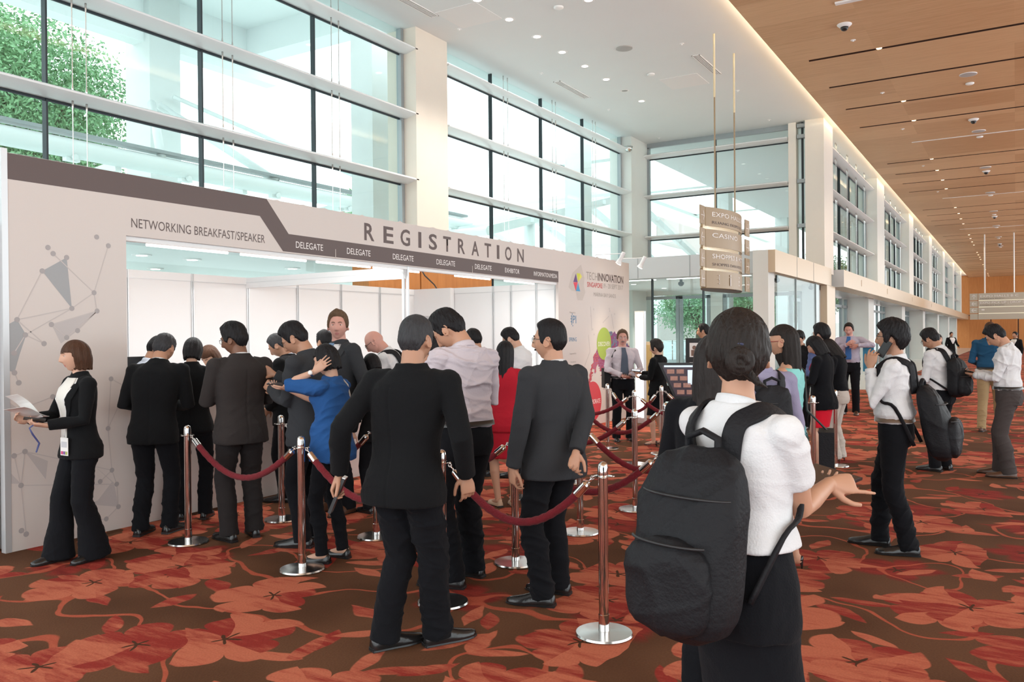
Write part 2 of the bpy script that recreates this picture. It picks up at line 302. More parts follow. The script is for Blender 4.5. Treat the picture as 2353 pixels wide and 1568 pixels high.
# low sill band of the window wall
b = MB(); b.box(-10.4, -6, 2.92, XW + .02, 22.8, 3.05); struct('trim_4', b, M['beam'])
TZ = [4.62, 5.88, 7.12]
WN = [0]
def glazing(axis, pos, a0, a1, z0, z1, mull, fins=True, rods=True, inward=1, first='dark', zs=TZ):
    """curtain wall: pane, mullions, white fins and hanging rods; axis 'x' = wall at x=pos running in y"""
    WN[0] += 1; n = WN[0]
    def B(mb, u0, u1, v0, v1, w0, w1, m=0):
        if axis == 'x': mb.box(pos + min(v0, v1), u0, w0, pos + max(v0, v1), u1, w1, m)
        else: mb.box(u0, pos - max(v0, v1), w0, u1, pos - min(v0, v1), w1, m)
    g = MB(); B(g, a0, a1, -.02, -.008, z0, z1); o = struct('window_%d' % n, g, M['glass'])
    mb = MB()
    for q in mull: B(mb, q - .012, q + .012, -.06, .03, z0, z1)
    if mull: mb.build('mullion', M['dark'], o)
    mb = MB()
    for q in (a0, a1): B(mb, q - .04, q + .04, -.05, .06, z0, z1)
    mb.build('window_frame', M['grey'], o)
    if fins:
        fn = MB(); ed = MB()
        for z in zs:
            d = .35
            pr = [(.0, z - .05), (.0, z + .03), (d - .02, z + .035), (d, z + .02), (d, z - .0), (d - .03, z - .015), (.12, z - .06)]
            if axis == 'x': fn.prism([(pos + q[0], q[1]) for q in pr], a0 + .02, a1 + .12, 'y')
            else: fn.prism([(pos - q[0], q[1]) for q in pr], a0 - .12, a1 - .02, 'x')
            B(ed, a0, a1, -.005, .02, z - .085, z - .05)
        fn.build('transom_fin', M['wmetal'], o, smooth='auto'); ed.build('gasket', M['dark'], o)
    if rods:
        rd = MB()
        for q in mull:
            for dq in (.22, .40):
                for k in range(len(zs) + 1):
                    za = z0 + .02 if k == 0 else zs[k - 1] + .03; zb = z1 - .02 if k == len(zs) else zs[k] - .06
                    if zb < za: continue
                    c = (pos + .2, q + dq) if axis == 'x' else (q + dq, pos - .2)
                    rd.tube([(c[0], c[1], za), (c[0], c[1], za + .07), (c[0], c[1], za + .12), (c[0], c[1], zb - .12), (c[0], c[1], zb - .07), (c[0], c[1], zb)], [.013, .013, .0065, .0065, .013, .013], 8)
        rd.build('tie_rod', M['brushed'], o, smooth=True)
    return o
glazing('x', XW, 13.55, 22.72, 3.05, ZC, [15.65, 17.95, 20.26])
glazing('x', XW, .95, 12.43, 3.05, ZC, [3.36, 5.62, 7.88, 10.14])
glazing('x', XW, 13.55, 22.72, .05, 2.92, [15.65, 17.95, 20.26], fins=False, rods=False)
glazing('x', XW, .95, 12.43, .05, 2.92, [], fins=False, rods=False)
glazing('y', YR, -9.72, -5.45, 3.3, ZC - .12, [-7.6], rods=False)
b = MB(); b.box(-9.8, YR - .06, ZC - .14, -5.3, YR + .02, ZC); struct('trim_5', b, M['grey'])
b = MB(); b.box(-5.45, YR - .22, 3.3, -5.24, YR + .1, ZC); struct('wall_back', b, M['wall'])
b = MB()                                                            # narrow slot window between post and column
b.box(-5.24, YR, 3.3, -4.95, YR + .012, ZC); o = struct('window_20', b, M['glass'])
b = MB(); b.box(-5.12, YR - .1, 3.3, -5.07, YR - .02, ZC); b.build('mullion', M['dark'], o)
b = MB()
for z in (4.65, 5.9, 7.15, 7.45): b.box(-5.22, YR - .2, z - .05, -4.98, YR - .02, z + .05)
b.build('bracket', M['grey'], o)
b = MB(); b.box(-4.98, YR - .3, 3.3, -4.48, 25.1, ZC); struct('wall_back', b, M['wall'])
# vestibule box standing into the lobby
b = MB(); b.box(-10.05, 18.3, 2.96, -4.93, 18.75, 3.45); o = struct('trim_6', b, M['beam'])
b = MB()
for x in (-8.9, -7.68, -6.4): b.box(x - .006, 18.292, 2.96, x + .006, 18.31, 3.45)
b.build('panel_joint', M['grey'], o)
b = MB(); b.box(-4.93, 18.2, 0, -4.60, 18.75, 3.45); struct('wall_right', b, M['pier'])
b = MB(); b.box(-4.62, 18.22, 2.96, -4.45, 24.6, 3.45); b.box(-10.0, 18.75, 3.4, -4.62, 24.0, 3.44); o = struct('trim_7', b, [M['beamw']])
b = MB()
for y in (20.3, 22.2): b.box(-4.452, y - .006, 2.96, -4.444, y + .006, 3.45)
b.build('panel_joint', M['grey'], o)
b = MB(); b.box(-10.0, 18.7, 2.96, -4.62, 24.0, 3.0); struct('ceiling', b, M['ceil'])
b = MB()
for x in (-9.3, -7.9, -6.7, -5.6): b.box(x - .45, 18.80, 2.945, x + .45, 18.88, 2.961)
tag(b.build('strip_light', M['tubel']), 'row of white strip lights under the front edge of the grey entrance box', 'light')
b = MB(); b.box(-5.0, 23.4, 0, -4.64, 24.6, 2.96); struct('wall_right', b, M['beam'])
b = MB(); b.box(-4.64, 24.0, 0, -4.46, 25.2, 2.96); struct('wall_right', b, M['beamw'])
# glass around the vestibule
b = MB(); b.box(-9.9, 18.5, .02, -4.95, 18.512, 2.95); o = struct('window_21', b, M['glassc'])
b = MB()
for x in (-8.9, -7.4, -6.15): b.box(x - .012, 18.46, .02, x + .012, 18.56, 2.95)
b.build('glass_fin', M['dark'], o)
b = MB(); b.box(-4.56, 18.8, .02, -4.548, 23.4, 2.95); o = struct('window_22', b, M['glassc'])
b = MB()
for y in (20.6, 22.9): b.box(-4.58, y - .012, .02, -4.53, y + .012, 2.95)
b.build('glass_fin', M['grey'], o)
# back of the vestibule: glazed doors
b = MB(); b.box(-10.4, 23.9, 2.82, -4.64, 24.05, 3.45); b.box(-10.4, 23.85, 0, -9.92, 24.05, 2.82); b.box(-7.72, 23.88, 0, -7.36, 24.05, 2.82); struct('wall_back', b, M['pier'])
def glass_door(n, x0, x1, y, z1):
    b = MB(); b.box(x0, y, .02, x1, y + .012, z1); o = struct('door_%d' % n, b, M['glassc'])
    f = MB(); w = .10
    f.box(x0, y - .03, 0, x0 + w, y + .04, z1); f.box(x1 - w, y - .03, 0, x1, y + .04, z1); f.box(x0, y - .03, z1 - w, x1, y + .04, z1); f.box(x0, y - .03, 0, x1, y + .04, .14)
    f.build('door_frame', M['grey'], o, bevel=.004)
    h = MB(); h.tube([(x1 - .2, y - .07, .85), (x1 - .2, y - .07, 1.45)], .014, 10); h.build('door_handle', M['steel'], o, smooth=True)
glass_door(1, -9.90, -8.70, 23.9, 2.8); glass_door(2, -8.68, -7.74, 23.9, 2.8); glass_door(3, -7.34, -6.2, 23.9, 2.8); glass_door(4, -6.15, -5.05, 23.9, 2.8)
# corridor facade: beam, soffit, recessed doors, piers and clerestory
XB = -4.22
b = MB(); b.box(XF - .1, 25.2, 2.96, XB, YEND, 3.45); o = struct('trim_8', b, M['beamw'])
b = MB(); b.box(XF, 25.19, 2.955, XB + .002, 25.2, 3.452); b.build('beam_end', M['beam'], o)
b = MB()
for y in (28.4, 34.6, 43.5, 54): b.box(XB, y - .06, 3.12, XB + .012, y + .06, 3.32)
b.build('wall_plate', M['beamw'], o)
b = MB(); b.box(-6.0, 25.2, 3.0, XF, YEND, 3.05); struct('trim_9', b, M['soffit'])
k = 0; y = 25.2
DN = 4
while y < YEND - 12:
    y0, y1 = y, y + 11.0
    b = MB(); b.box(-5.55, y1 - 2.1, 3.45, -4.5, y1 - .1, ZC); b.box(-5.9, y1 - 1.6, 0, -4.9, y1 - .2, 3.0); struct('wall_left', b, M['pier'])
    glazing('x', -4.95, y0 + .05, y1 - 2.1, 3.45, ZC, [y0 + 1.6, y0 + 3.6, y0 + 5.4, y0 + 7.2] if k < 4 else [y0 + 3, y0 + 6], rods=k < 4)
    # recessed shopfront and doors
    b = MB(); b.box(-5.72, y0, .02, -5.71, y1 - 1.6, 2.95); WN[0] += 1; o = struct('window_%d' % (WN[0] + 30), b, M['glassc'])
    b = MB()
    for q in (.1, 1.2, 2.6, 4.0, 5.4, 6.8, 8.2, 9.3): b.box(-5.77, y0 + q - .05, 0, -5.66, y0 + q + .05, 2.95)
    b.box(-5.77, y0, 2.6, -5.66, y1 - 1.6, 2.7); b.build('window_frame', M['grey'], o)
    if k < 3:
        b = MB(); b.box(-5.55, y0 + 3.0, 0, -5.42, y0 + 3.3, 2.9); b.build('timber_post', M['woodw'], o)
    y += 11.0; k += 1
b = MB(); b.box(-10.5, YEND, 0, 9, YEND + .3, ZC); o = struct('wall_back', b, M['woodw'])
b = MB()
for x in (-2.2, .2, 2.6, 5.0): b.box(x - .05, YEND - .02, 0, x + .05, YEND, 3.4)
b.box(-4.2, YEND - .03, 3.35, 9, YEND, 3.45); b.build('panel_joint', M['slot'], o)

# ================================================================== OUTSIDE
b = MB(); b.box(-140, -40, -.16, -10.6, 190, -.11); tag(b.build('pavement', mat('outdoor_paving', (.80, .80, .78), .8, var=.04)), 'pale paving outside the glass walls', 'pavement', kind='structure')
# high porch roof on beams, parallel to the window wall
b = MB()
b.box(-17.0, -6, 9.6, -10.5, 15.6, 9.8)
b.box(-17.3, -6, 8.4, -16.9, 15.6, 9.8); b.box(-13.6, -6, 8.9, -13.2, 15.6, 9.6)
for y in (1.0, 7.6, 14.6): b.box(-17.0, y, 8.9, -10.5, y + .6, 9.6)
tag(b.build('porch_roof', M['conc2']), 'high white concrete porch roof with beams outside the tall windows', 'roof')
for i, (x, y, w, d, l) in enumerate([(-16.7, 11.65, .9, .8, 'thick square grey concrete column outside the left window'), (-11.6, 13.35, .6, .6, 'slim pale column outside, hard against the middle stone pier'), (-11.6, 23.2, .6, .7, 'slim pale column outside by the inner corner of the glass'),
                             (-9.9, 33.0, .6, .6, 'square white column outside, seen above the grey entrance box'), (-9.9, 43.0, .6, .6, 'farther white column outside under the panelled soffit')]):
    b = MB(); b.box(x - w, y, 0, x, y + d, 9.6); tag(b.build('concrete_column', M['conc']), l, 'column', 'columns outside the glass')
b = MB()
for y in (28.0, 35.5, 43.5): b.box(-15, y, 8.2, -10.8, y + .5, 8.8)
b.box(-10.8, 25.2, 8.45, -10.5, 60, 8.95); b.box(-15.3, 25.2, 8.2, -14.9, 60, 8.8)
tag(b.build('roof_frame', M['conc2']), 'grid of white roof beams outside above the entrance box', 'roof')
b = MB(); b.box(-10.5, 25.2, 8.7, -4.9, 48, 8.85); o = tag(b.build('soffit_panel', mat('outdoor_grey_soffit', (.62, .69, .69), .6)), 'smooth grey panelled soffit outside at the upper right of the glass', 'soffit')
b = MB()
for y in range(27, 48, 2): b.box(-10.5, y, 8.694, -4.9, y + .03, 8.7)
b.box(-8.6, 25.2, 8.692, -8.57, 48, 8.7); b.build('panel_joint', M['grey'], o)
for i in range(4):
    b = MB(); b.lathe([(.22, 8.66), (.22, 8.70), (.14, 8.71)], (-9.5 + (i % 2) * 2.4, 29 + 4 * i, 0)); b.build('downlight', M['trimw'], o)
# low canopy soffit right outside, seen through the booth
b = MB(); b.box(-17.5, -2, 3.05, -10.42, 22, 3.2); o = tag(b.build('canopy_slab', mat('canopy_underside', (.88, .93, .92), .6)), 'flat pale green canopy underside with round lights outside behind the booth', 'canopy')
for (x, y) in ((-12.6, 8.6), (-12.6, 9.6), (-12.6, 12.0), (-14.8, 10.4), (-14.8, 13.5), (-12.6, 17), (-12.6, 20)):
    b = MB(); b.lathe([(.16, 3.03), (.16, 3.05), (.1, 3.05)], (x, y, 0), 20); b.build('downlight', M['trimw'], o); b = MB(); b.lathe([(.09, 3.025), (.09, 3.031)], (x, y, 0), 16); b.build('lamp', M['lamp'], o)
# glazed canopy carried on a big steel tube
b = MB(); b.tube([(-14, -4, 4.95), (-14, 20.4, 4.95)], .17, 20); o = tag(b.build('canopy_tube', M['exst'], smooth='auto'), 'long pale steel canopy tube running outside the left windows', 'canopy')
b = MB(); b.box(-14.12, -4, 5.17, -13.88, 20.2, 5.23); b.build('gutter', M['grey'], o)
for y in np.arange(3.5, 20, 2.3):
    b = MB(); b.box(-14.06, y, 4.72, -13.94, y + .25, 4.8); b.lathe([(.05, 0), (.05, .05)], (-13.9, y + .12, 4.78), 12, ax='x'); b.build('pipe_clamp', M['exst'], o)
for y in np.arange(-2.5, 20, 2.9):
    b = MB(); b.bar((-14, y, 4.8), (-20, y + .0, 4.1), .12, .2); b.build('rafter', M['exst'], o)
b = MB(); b.add([(-14.1, -4, 4.72), (-14.1, 20, 4.72), (-20, 20, 4.0), (-20, -4, 4.0)], [(0, 1, 2, 3)]); b.build('canopy_glass', M['glassc'], o)
for ya, yb in ((10.0, 11.55), (12.9, 11.75)):
    b = MB(); b.tube([(-14, ya, 5.1), (-16.5, yb, 6.9)], .09, 12); b.build('strut', M['exst'], o, smooth=True)
b = MB(); b.tube([(-14, 19.2, 5.1), (-16.5, 12.1, 7.2)], .05, 10); b.build('stay', M['exst'], o, smooth=True)
# pitched glass roof over the drop-off
o = empty('glass_gable', (-16, 34, 0), 0, 'pitched white steel and glass roof over the drop-off outside', 'roof')
def gl(p): return (p[0] + 16, p[1] - 34, p[2])
ridge0, ridge1 = (-12.2, 30.0, 7.2), (-24, 30.0, 7.2)
b = MB(); b.bar(gl((-12.7, 30, 7.2)), gl((-30, 30, 7.2)), .3, .35); b.build('ridge_beam', M['exst'], o)
for x in (-12.9, -15, -18, -21, -24, -27):
    for s, y2 in ((-1, 19.5), (1, 40.5)):
        b = MB(); b.bar(gl((x, 30, 7.1)), gl((x, y2, 4.6)), .16, .26); b.build('rafter', M['exst'], o)
for t in (.25, .5, .75, 1.0):
    for y2 in (19.5, 40.5):
        y = 30 + (y2 - 30) * t; z = 7.1 - 2.5 * t; b = MB(); b.bar(gl((-12.7, y, z)), gl((-28, y, z)), .1, .14) if t != 1 else b.tube([gl((-12.7, y, z)), gl((-28, y, z))], .13, 14); b.build('purlin', M['exst'], o)
b = MB(); b.add([gl((-12.7, 30, 7.3)), gl((-28, 30, 7.3)), gl((-28, 19.5, 4.8)), gl((-12.7, 19.5, 4.8))], [(0, 1, 2, 3)]); b.add([gl((-12.7, 30, 7.3)), gl((-28, 30, 7.3)), gl((-28, 40.5, 4.8)), gl((-12.7, 40.5, 4.8))], [(0, 1, 2, 3)]); b.build('roof_glass', M['glassc'], o)
for (x, y) in ((-13.0, 22.3), (-13.0, 40), (-24, 22.3), (-24, 40)):
    b = MB(); b.tube([gl((x, y, 0)), gl((x, y, 5.2))], .18, 14); b.build('post', M['exst'], o, smooth=True)
# buildings far behind
def block(name, x0, y0, x1, y1, h, m, lab, nz, ny, wm):
    b = MB(); b.box(x0, y0, 0, x1, y1, h); o = tag(b.build(name, m), lab, 'building')
    for k in range(nz):
        z = 1.2 + k * (h - 1.5) / nz
        b = MB(); b.box(x1, y0 + 1, z, x1 + .05, y1 - 1, z + (h - 1.5) / nz * .55); b.build('window_band', wm, o)
    return o
block('neighbour_building', -40, 60, -24, 150, 13, M['conc2'], 'long low pale building with brown window bands beyond the drop-off', 3, 5, mat('brown_window_band', (.40, .33, .30), .4))
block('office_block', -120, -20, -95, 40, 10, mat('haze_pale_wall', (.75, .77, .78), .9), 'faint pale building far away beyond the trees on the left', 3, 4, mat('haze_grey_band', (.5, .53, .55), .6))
# trees
def tree(x, y, zc, rx, rz, n, lab, seed, leaf=.16, trunk=True):
    r = np.random.default_rng(seed); o = empty('broadleaf_tree', (x, y, 0), 0, lab, 'tree', 'trees outside the glass')
    cl = []
    for k in range(max(10, n // 160)):
        d = r.normal(size=3); d /= np.linalg.norm(d); q = d * r.uniform(.35, 1) ** .6 * np.array([rx, rx, rz]) * .82; cl.append((q, r.uniform(.22, .4) * rx))
    V = []; Fc = []
    C = np.array([c[0] for c in cl]); Rr = np.array([c[1] for c in cl]); idx = r.integers(0, len(cl), n)
    d = r.normal(size=(n, 3)); d /= np.linalg.norm(d, axis=1)[:, None]; P = C[idx] + d * (Rr[idx] * r.uniform(.5, 1, n))[:, None]; P[:, 2] += zc
    a = r.normal(size=(n, 3)); a /= np.linalg.norm(a, axis=1)[:, None]; bb = np.cross(a, r.normal(size=(n, 3))); bb /= np.linalg.norm(bb, axis=1)[:, None]
    s = leaf * r.uniform(.6, 1.3, n)[:, None]
    Q = np.stack([P - a * s, P + bb * s * .45, P + a * s, P - bb * s * .45], 1).reshape(-1, 3)
    me = bpy.data.meshes.new('foliage'); me.from_pydata(Q.tolist(), [], [(4 * i, 4 * i + 1, 4 * i + 2, 4 * i + 3) for i in range(n)]); me.materials.append(M['leafm'])
    f = bpy.data.objects.new('foliage', me); COL.objects.link(f); f.parent = o
    b = MB(); b.tube([(0, 0, 0), (.1, 0, zc * .5), (0, .1, zc)], [.28, .2, .1], 10)
    for k in range(9):
        q = cl[k % len(cl)][0]; b.tube([(0, 0, zc * (.55 + .04 * k)), (q[0] * .5, q[1] * .5, zc + q[2] * .4), (q[0], q[1], zc + q[2])], [.09, .06, .02], 6)
    b.build('trunk', M['bark'], o, smooth=True); return o
tree(-21.5, 11.2, 7.4, 2.9, 2.8, 46000, 'large leafy tree outside the leftmost window', 1, .065)
tree(-27, 31.0, 7.6, 2.2, 1.8, 12000, 'smaller leafy tree seen low beside the first stone pier', 2, .09)
for i, (x, y, h, rr, l) in enumerate([(-17, 50, 3.4, 2.6, 'bushy tree outside, left part of the first glass door'), (-21, 48, 2.9, 2.2, 'low round tree outside behind the older man'), (-25, 50, 3.0, 2.4, 'low tree outside at the left edge of the doors'),
                                   (-12.6, 46, 3.6, 2.4, 'green tree outside between the two pairs of glass doors'), (-10.2, 52, 4.6, 2.3, 'green tree outside the right-hand glass door'), (-13.5, 60, 3.4, 2.4, 'tree farther off behind the drop-off')]):
    tree(x, y, h, rr, rr * .75, 12000, l, 10 + i, .085)
b = MB(); b.box(-40, 38.0, .0, -9, 38.3, .55); tag(b.build('planter_wall', M['conc']), 'low pale planter wall outside beyond the glass doors', 'wall')
def car(x, y, rz, m, lab):
    o = empty('car', (x, y, -.1), rz, lab, 'car', 'cars parked outside')
    b = MB(); body = [(-2.1, .35), (-2.15, .7), (-1.95, .92), (-1.15, 1.0), (-.5, 1.42), (.75, 1.45), (1.45, 1.02), (2.05, .9), (2.2, .65), (2.15, .35)]
    b.prism([(p[0], p[1]) for p in body], -.86, .86, 'y'); q = b.build('body', m, o, bevel=.06, smooth='auto')
    b = MB(); b.prism([(-1.05, 1.0), (-.5, 1.37), (.7, 1.39), (1.3, 1.02)], -.875, .875, 'y'); b.build('side_window', M['black'], o)
    b = MB(); b.bar((1.47, 0, 1.03), (.82, 0, 1.43), 1.5, .02, up=(0, 0, 1)); b.build('windscreen', mat('car_glass', (.12, .16, .18), .1), o)
    for wx in (-1.35, 1.35):
        for wy in (-.8, .8):
            b = MB(); b.lathe([(.2, -.1), (.33, -.09), (.33, .09), (.2, .1)], (wx, wy, .33), 24, ax='y'); b.build('wheel', M['black'], o)
car(-12.6, 33.0, 1.9, mat('silver_car_paint', (.6, .62, .64), .25, .4), 'silver car parked outside seen through the first door')
car(-9.6, 33.4, 1.8, mat('red_car_paint', (.45, .05, .05), .25), 'red car parked outside near the photo panel')
# ================================================================== CEILING FIXTURES
def nth(i):
    w = ['nearest', 'second', 'third', 'fourth', 'fifth', 'sixth', 'seventh', 'eighth', 'ninth', 'tenth', 'eleventh', 'twelfth', 'thirteenth', 'fourteenth', 'fifteenth', 'sixteenth', 'seventeenth', 'eighteenth', 'nineteenth']
    return w[i] if i < len(w) else 'twenty-' + w[i - 20].replace('nearest', 'first') if i > 19 else 'twentieth'
def lamp_spot(p, e, col, par, size=.06, ang=110):
    l = bpy.data.lights.new('lamp_light', 'SPOT'); l.energy = e; l.color = col; l.spot_size = math.radians(ang); l.spot_blend = .6; l.shadow_soft_size = size
    o = bpy.data.objects.new('lamp_light', l); COL.objects.link(o); o.location = p; o.parent = par
def downlight(x, y, z, lab, glow='lamp', r=.1, e=90, col=(1, .95, .88), g='round downlights in the white ceiling', on=True):
    o = empty('downlight', (x, y, z), 0, lab, 'ceiling light', g)
    b = MB(); b.lathe([(r * .72, .03), (r * .74, -.004), (r, -.008), (r + .012, -.002), (r + .012, 0)], n=28); b.build('trim_ring', M['trimw'], o, smooth='auto')
    b = MB(); b.lathe([(r * .7, -.003), (r * .7, .02)], n=24); b.build('lens', M[glow] if on else M['pale'], o)
    if on and e: lamp_spot((0, 0, -.03), e, col, o)
    return o
for (x, y, l) in ((-8.6, 20.2, 'left added downlight brightening the grey entrance box, near the front'), (-6.3, 20.2, 'right added downlight brightening the grey entrance box, near the front'), (-8.6, 22.4, 'left added downlight brightening the entrance box, near the doors'), (-6.3, 22.4, 'right added downlight brightening the entrance box, near the doors')):
    downlight(x, y, 2.958, l, e=130, g='added downlights brightening the entrance box')  # extra lamps, added only to brighten the dim inside of the entrance box
_ord = ['nearest', 'second', 'third', 'fourth', 'fifth', 'sixth', 'seventh', 'eighth']
for i, y in enumerate([12.1, 13.17, 14.22, 15.28, 16.34, 17.45, 18.5, 19.55]):
    downlight(-8.07, y, ZC, '%s downlight from the camera in the row along the white ceiling' % _ord[i], on=i != 6, e=150)
downlight(-6.42, 13.17, ZC, 'downlight in the white ceiling at the very top edge, nearer the corridor', e=150)
for (x, y, r, l) in ((-6.88, 15.77, .17, 'large grey round speaker in the white ceiling'),):
    o = empty('ceiling_speaker', (x, y, ZC), 0, l, 'speaker'); b = MB(); b.lathe([(r, 0), (r, -.012), (r - .02, -.016), (.01, -.016)], n=32); b.build('grille', M['pale'], o, smooth='auto')
for (x, y, l) in ((-9.12, 13.04, 'sprinkler dot in the white ceiling left of the first downlights'), (-9.11, 16.23, 'sprinkler dot in the white ceiling left of the fifth downlight'), (-9.14, 23.47, 'sprinkler dot in the white ceiling near the far corner'), (-9.1, 19.8, 'sprinkler dot in the white ceiling beyond the left slot vent'),
                  (-5.78, 16.16, 'sprinkler dot in the white ceiling just left of the slot vent by the sign rods'), (-5.75, 20.0, 'sprinkler dot in the white ceiling close to the sign rod tops'), (-5.8, 23.2, 'sprinkler dot in the white ceiling above the narrow slot window')):
    o = empty('sprinkler', (x, y, ZC), 0, l, 'sprinkler'); b = MB(); b.lathe([(.045, 0), (.045, -.008), (.012, -.012), (.012, -.03), (.02, -.034)], n=16); b.build('cover_plate', M['trimw'], o, smooth='auto')
for (x, y, l) in ((-7.01, 13.15, 'smoke detector in the white ceiling near the top edge'), (-7.05, 17.64, 'smoke detector in the white ceiling beyond the round speaker')):
    o = empty('smoke_detector', (x, y, ZC), 0, l, 'smoke detector'); b = MB(); b.lathe([(.09, 0), (.09, -.02), (.07, -.035), (.02, -.045)], n=24); b.build('housing', M['trimw'], o, smooth=True)
for (x, y0, y1, l) in ((-9.15, 11.0, 12.3, 'narrow slot air vent in the white ceiling at the top'), (-9.1, 16.94, 18.54, 'narrow slot air vent in the white ceiling above the second window bay'), (-5.77, 16.97, 18.5, 'narrow slot air vent in the white ceiling beside the sign rods')):
    o = empty('slot_vent', (x, y0, ZC), 0, l, 'air vent'); b = MB()
    b.box(-.09, 0, -.012, -.07, y1 - y0, 0); b.box(.07, 0, -.012, .09, y1 - y0, 0); b.box(-.09, 0, -.012, .09, .02, 0); b.box(-.09, y1 - y0 - .02, -.012, .09, y1 - y0, 0); b.build('frame', M['trimw'], o)
    b = MB(); b.box(-.07, .02, -.004, .07, y1 - y0 - .02, 0); b.build('backing', M['pale'], o)
    for k in (-.035, 0, .035): b = MB(); b.box(k - .006, .02, -.012, k + .006, y1 - y0 - .02, 0); b.build('slat', M['trimw'], o)
for (x, y, l) in ((-8.6, 12.6, 'square access hatch in the white ceiling at the top'), (-6.6, 18.6, 'square access hatch in the white ceiling beyond the smoke detector')):
    b = MB(); b.box(x - .45, y - .45, ZC - .006, x + .45, y + .45, ZC); tag(b.build('access_hatch', mat('hatch_white', (.84, .83, .82), .8)), l, 'ceiling hatch')
# fixtures in the timber ceiling
n = 0
for i, y in enumerate(SY):
    if i % 4 == 1 and i < 3: continue
    if i > 26: break
    l = 'warm lamp at the left end of the %s timber ceiling slot from the camera' % nth(i)
    n += 1
    o = empty('slot_lamp', (-2.35 if i % 3 else -2.33, y, ZW + .012), 0, l, 'ceiling light', 'warm lamps in the timber ceiling slots')
    b = MB(); b.lathe([(.052, .02), (.054, -.004), (.046, -.012)], n=20); b.build('lens', M['warm'], o); b = MB(); b.lathe([(.062, .0), (.07, .03), (.062, .06)], n=20); b.build('housing', M['slot'], o)
    if i < 14: lamp_spot((0, 0, -.04), 110, (1, .8, .58), o)
    if i % 2 == 0:
        o = empty('slot_lamp', (1.6, y, ZW + .012), 0, 'warm lamp on the right part of the %s timber ceiling slot from the camera' % nth(i), 'ceiling light', 'warm lamps in the timber ceiling slots')
        b = MB(); b.lathe([(.052, .02), (.054, -.004), (.046, -.012)], n=20); b.build('lens', M['warm'], o)
        if i < 14: lamp_spot((0, 0, -.04), 160, (1, .8, .58), o)
cams = [(-2.69, 16.3, 'dark dome camera in the timber ceiling near the top edge'), (-.95, 25.42, 'dome camera under the timber ceiling above the phone caller'), (-.88, 33.8, 'third dome camera along the timber ceiling'), (-.88, 47.2, 'dome camera farther down the timber ceiling'), (-.88, 62, 'farthest dome camera in the timber ceiling')]
for (x, y, l) in cams:
    o = empty('dome_camera', (x, y, ZW), 0, l, 'camera', 'dome cameras in the timber ceiling'); b = MB(); b.lathe([(.13, 0), (.13, -.012), (.09, -.05), (.075, -.055)], n=28); b.build('housing', M['trimw'], o, smooth='auto')
    b = MB(); b.lathe([(.07, -.05), (.068, -.08), (.05, -.11), (.02, -.125)], n=24); b.build('dome', M['black'], o, smooth=True)
for i, y in enumerate([20.95, 27.0, 33.05, 39.1, 45.2, 51.4, 57.5, 63.6]):
    o = empty('ceiling_speaker', (-.88, y, ZW), 0, '%s round grey speaker from the camera along the timber ceiling' % nth(i), 'speaker', 'speakers in the timber ceiling'); b = MB(); b.lathe([(.17, 0), (.17, -.012), (.15, -.016), (.01, -.016)], n=28); b.build('grille', M['pale'], o, smooth='auto'); b = MB(); b.lathe([(.155, -.012), (.175, -.012), (.18, 0)], n=28); b.build('trim_ring', M['trimw'], o)
    o = empty('smoke_detector', (-.88, y + (.75 if i not in (4,) else 1.2), ZW), 0, 'white smoke detector just beyond the %s round speaker of the timber ceiling' % nth(i), 'smoke detector', 'smoke detectors in the timber ceiling'); b = MB(); b.lathe([(.09, 0), (.09, -.02), (.07, -.035), (.02, -.045)], n=20); b.build('housing', M['trimw'], o, smooth=True)
for i, y in enumerate([17.26, 21.4, 25.5, 31.5, 37.6]):
    o = empty('sprinkler', (-2.69, y, ZW), 0, '%s sprinkler dot from the camera in the timber ceiling, left of the lamps' % nth(i), 'sprinkler', 'sprinklers in the timber ceiling'); b = MB(); b.lathe([(.05, 0), (.05, -.01), (.015, -.014), (.015, -.03)], n=16); b.build('cover_plate', M['trimw'], o)
b = MB(); b.box(-2.65, 15.12, ZW - .03, -1.2, 15.22, ZW); tag(b.build('linear_light', M['trimw']), 'short white linear fitting at the top edge of the timber ceiling', 'ceiling light')
for i, y in enumerate([27.45, 39.6, 52.0]):
    b = MB(); b.box(-2.65, y - .03, ZW - .012, 5, y + .03, ZW); tag(b.build('ceiling_rail', M['trimw']), '%s thin pale rail from the camera across the timber ceiling' % nth(i), 'ceiling rail', 'rails across the timber ceiling')
b = MB(); c = (-9.75, 22.6, 7.2); b.lathe([(.13, 0), (.11, -.1), (.04, -.16)], c, 20); tag(b.build('wall_projector', M['steel'], smooth=True), 'small chrome spotlight high in the corner where the glass walls meet', 'light')
for (x, y, l) in ((-6.9, 19.1, 'small black camera under the front of the grey entrance box'), (-4.4, 19.3, 'small grey camera under the bronze side of the entrance box'), (-4.4, 23.0, 'small camera at the far end under the bronze beam')):
    x = min(x, -4.7) if x < -4.65 else -4.68
    b = MB(); b.lathe([(.035, 2.96), (.035, 2.90), (.07, 2.88), (.07, 2.83), (.03, 2.79)], (x, y, 0), 20); tag(b.build('dome_camera', M['black'], smooth='auto'), l, 'camera')
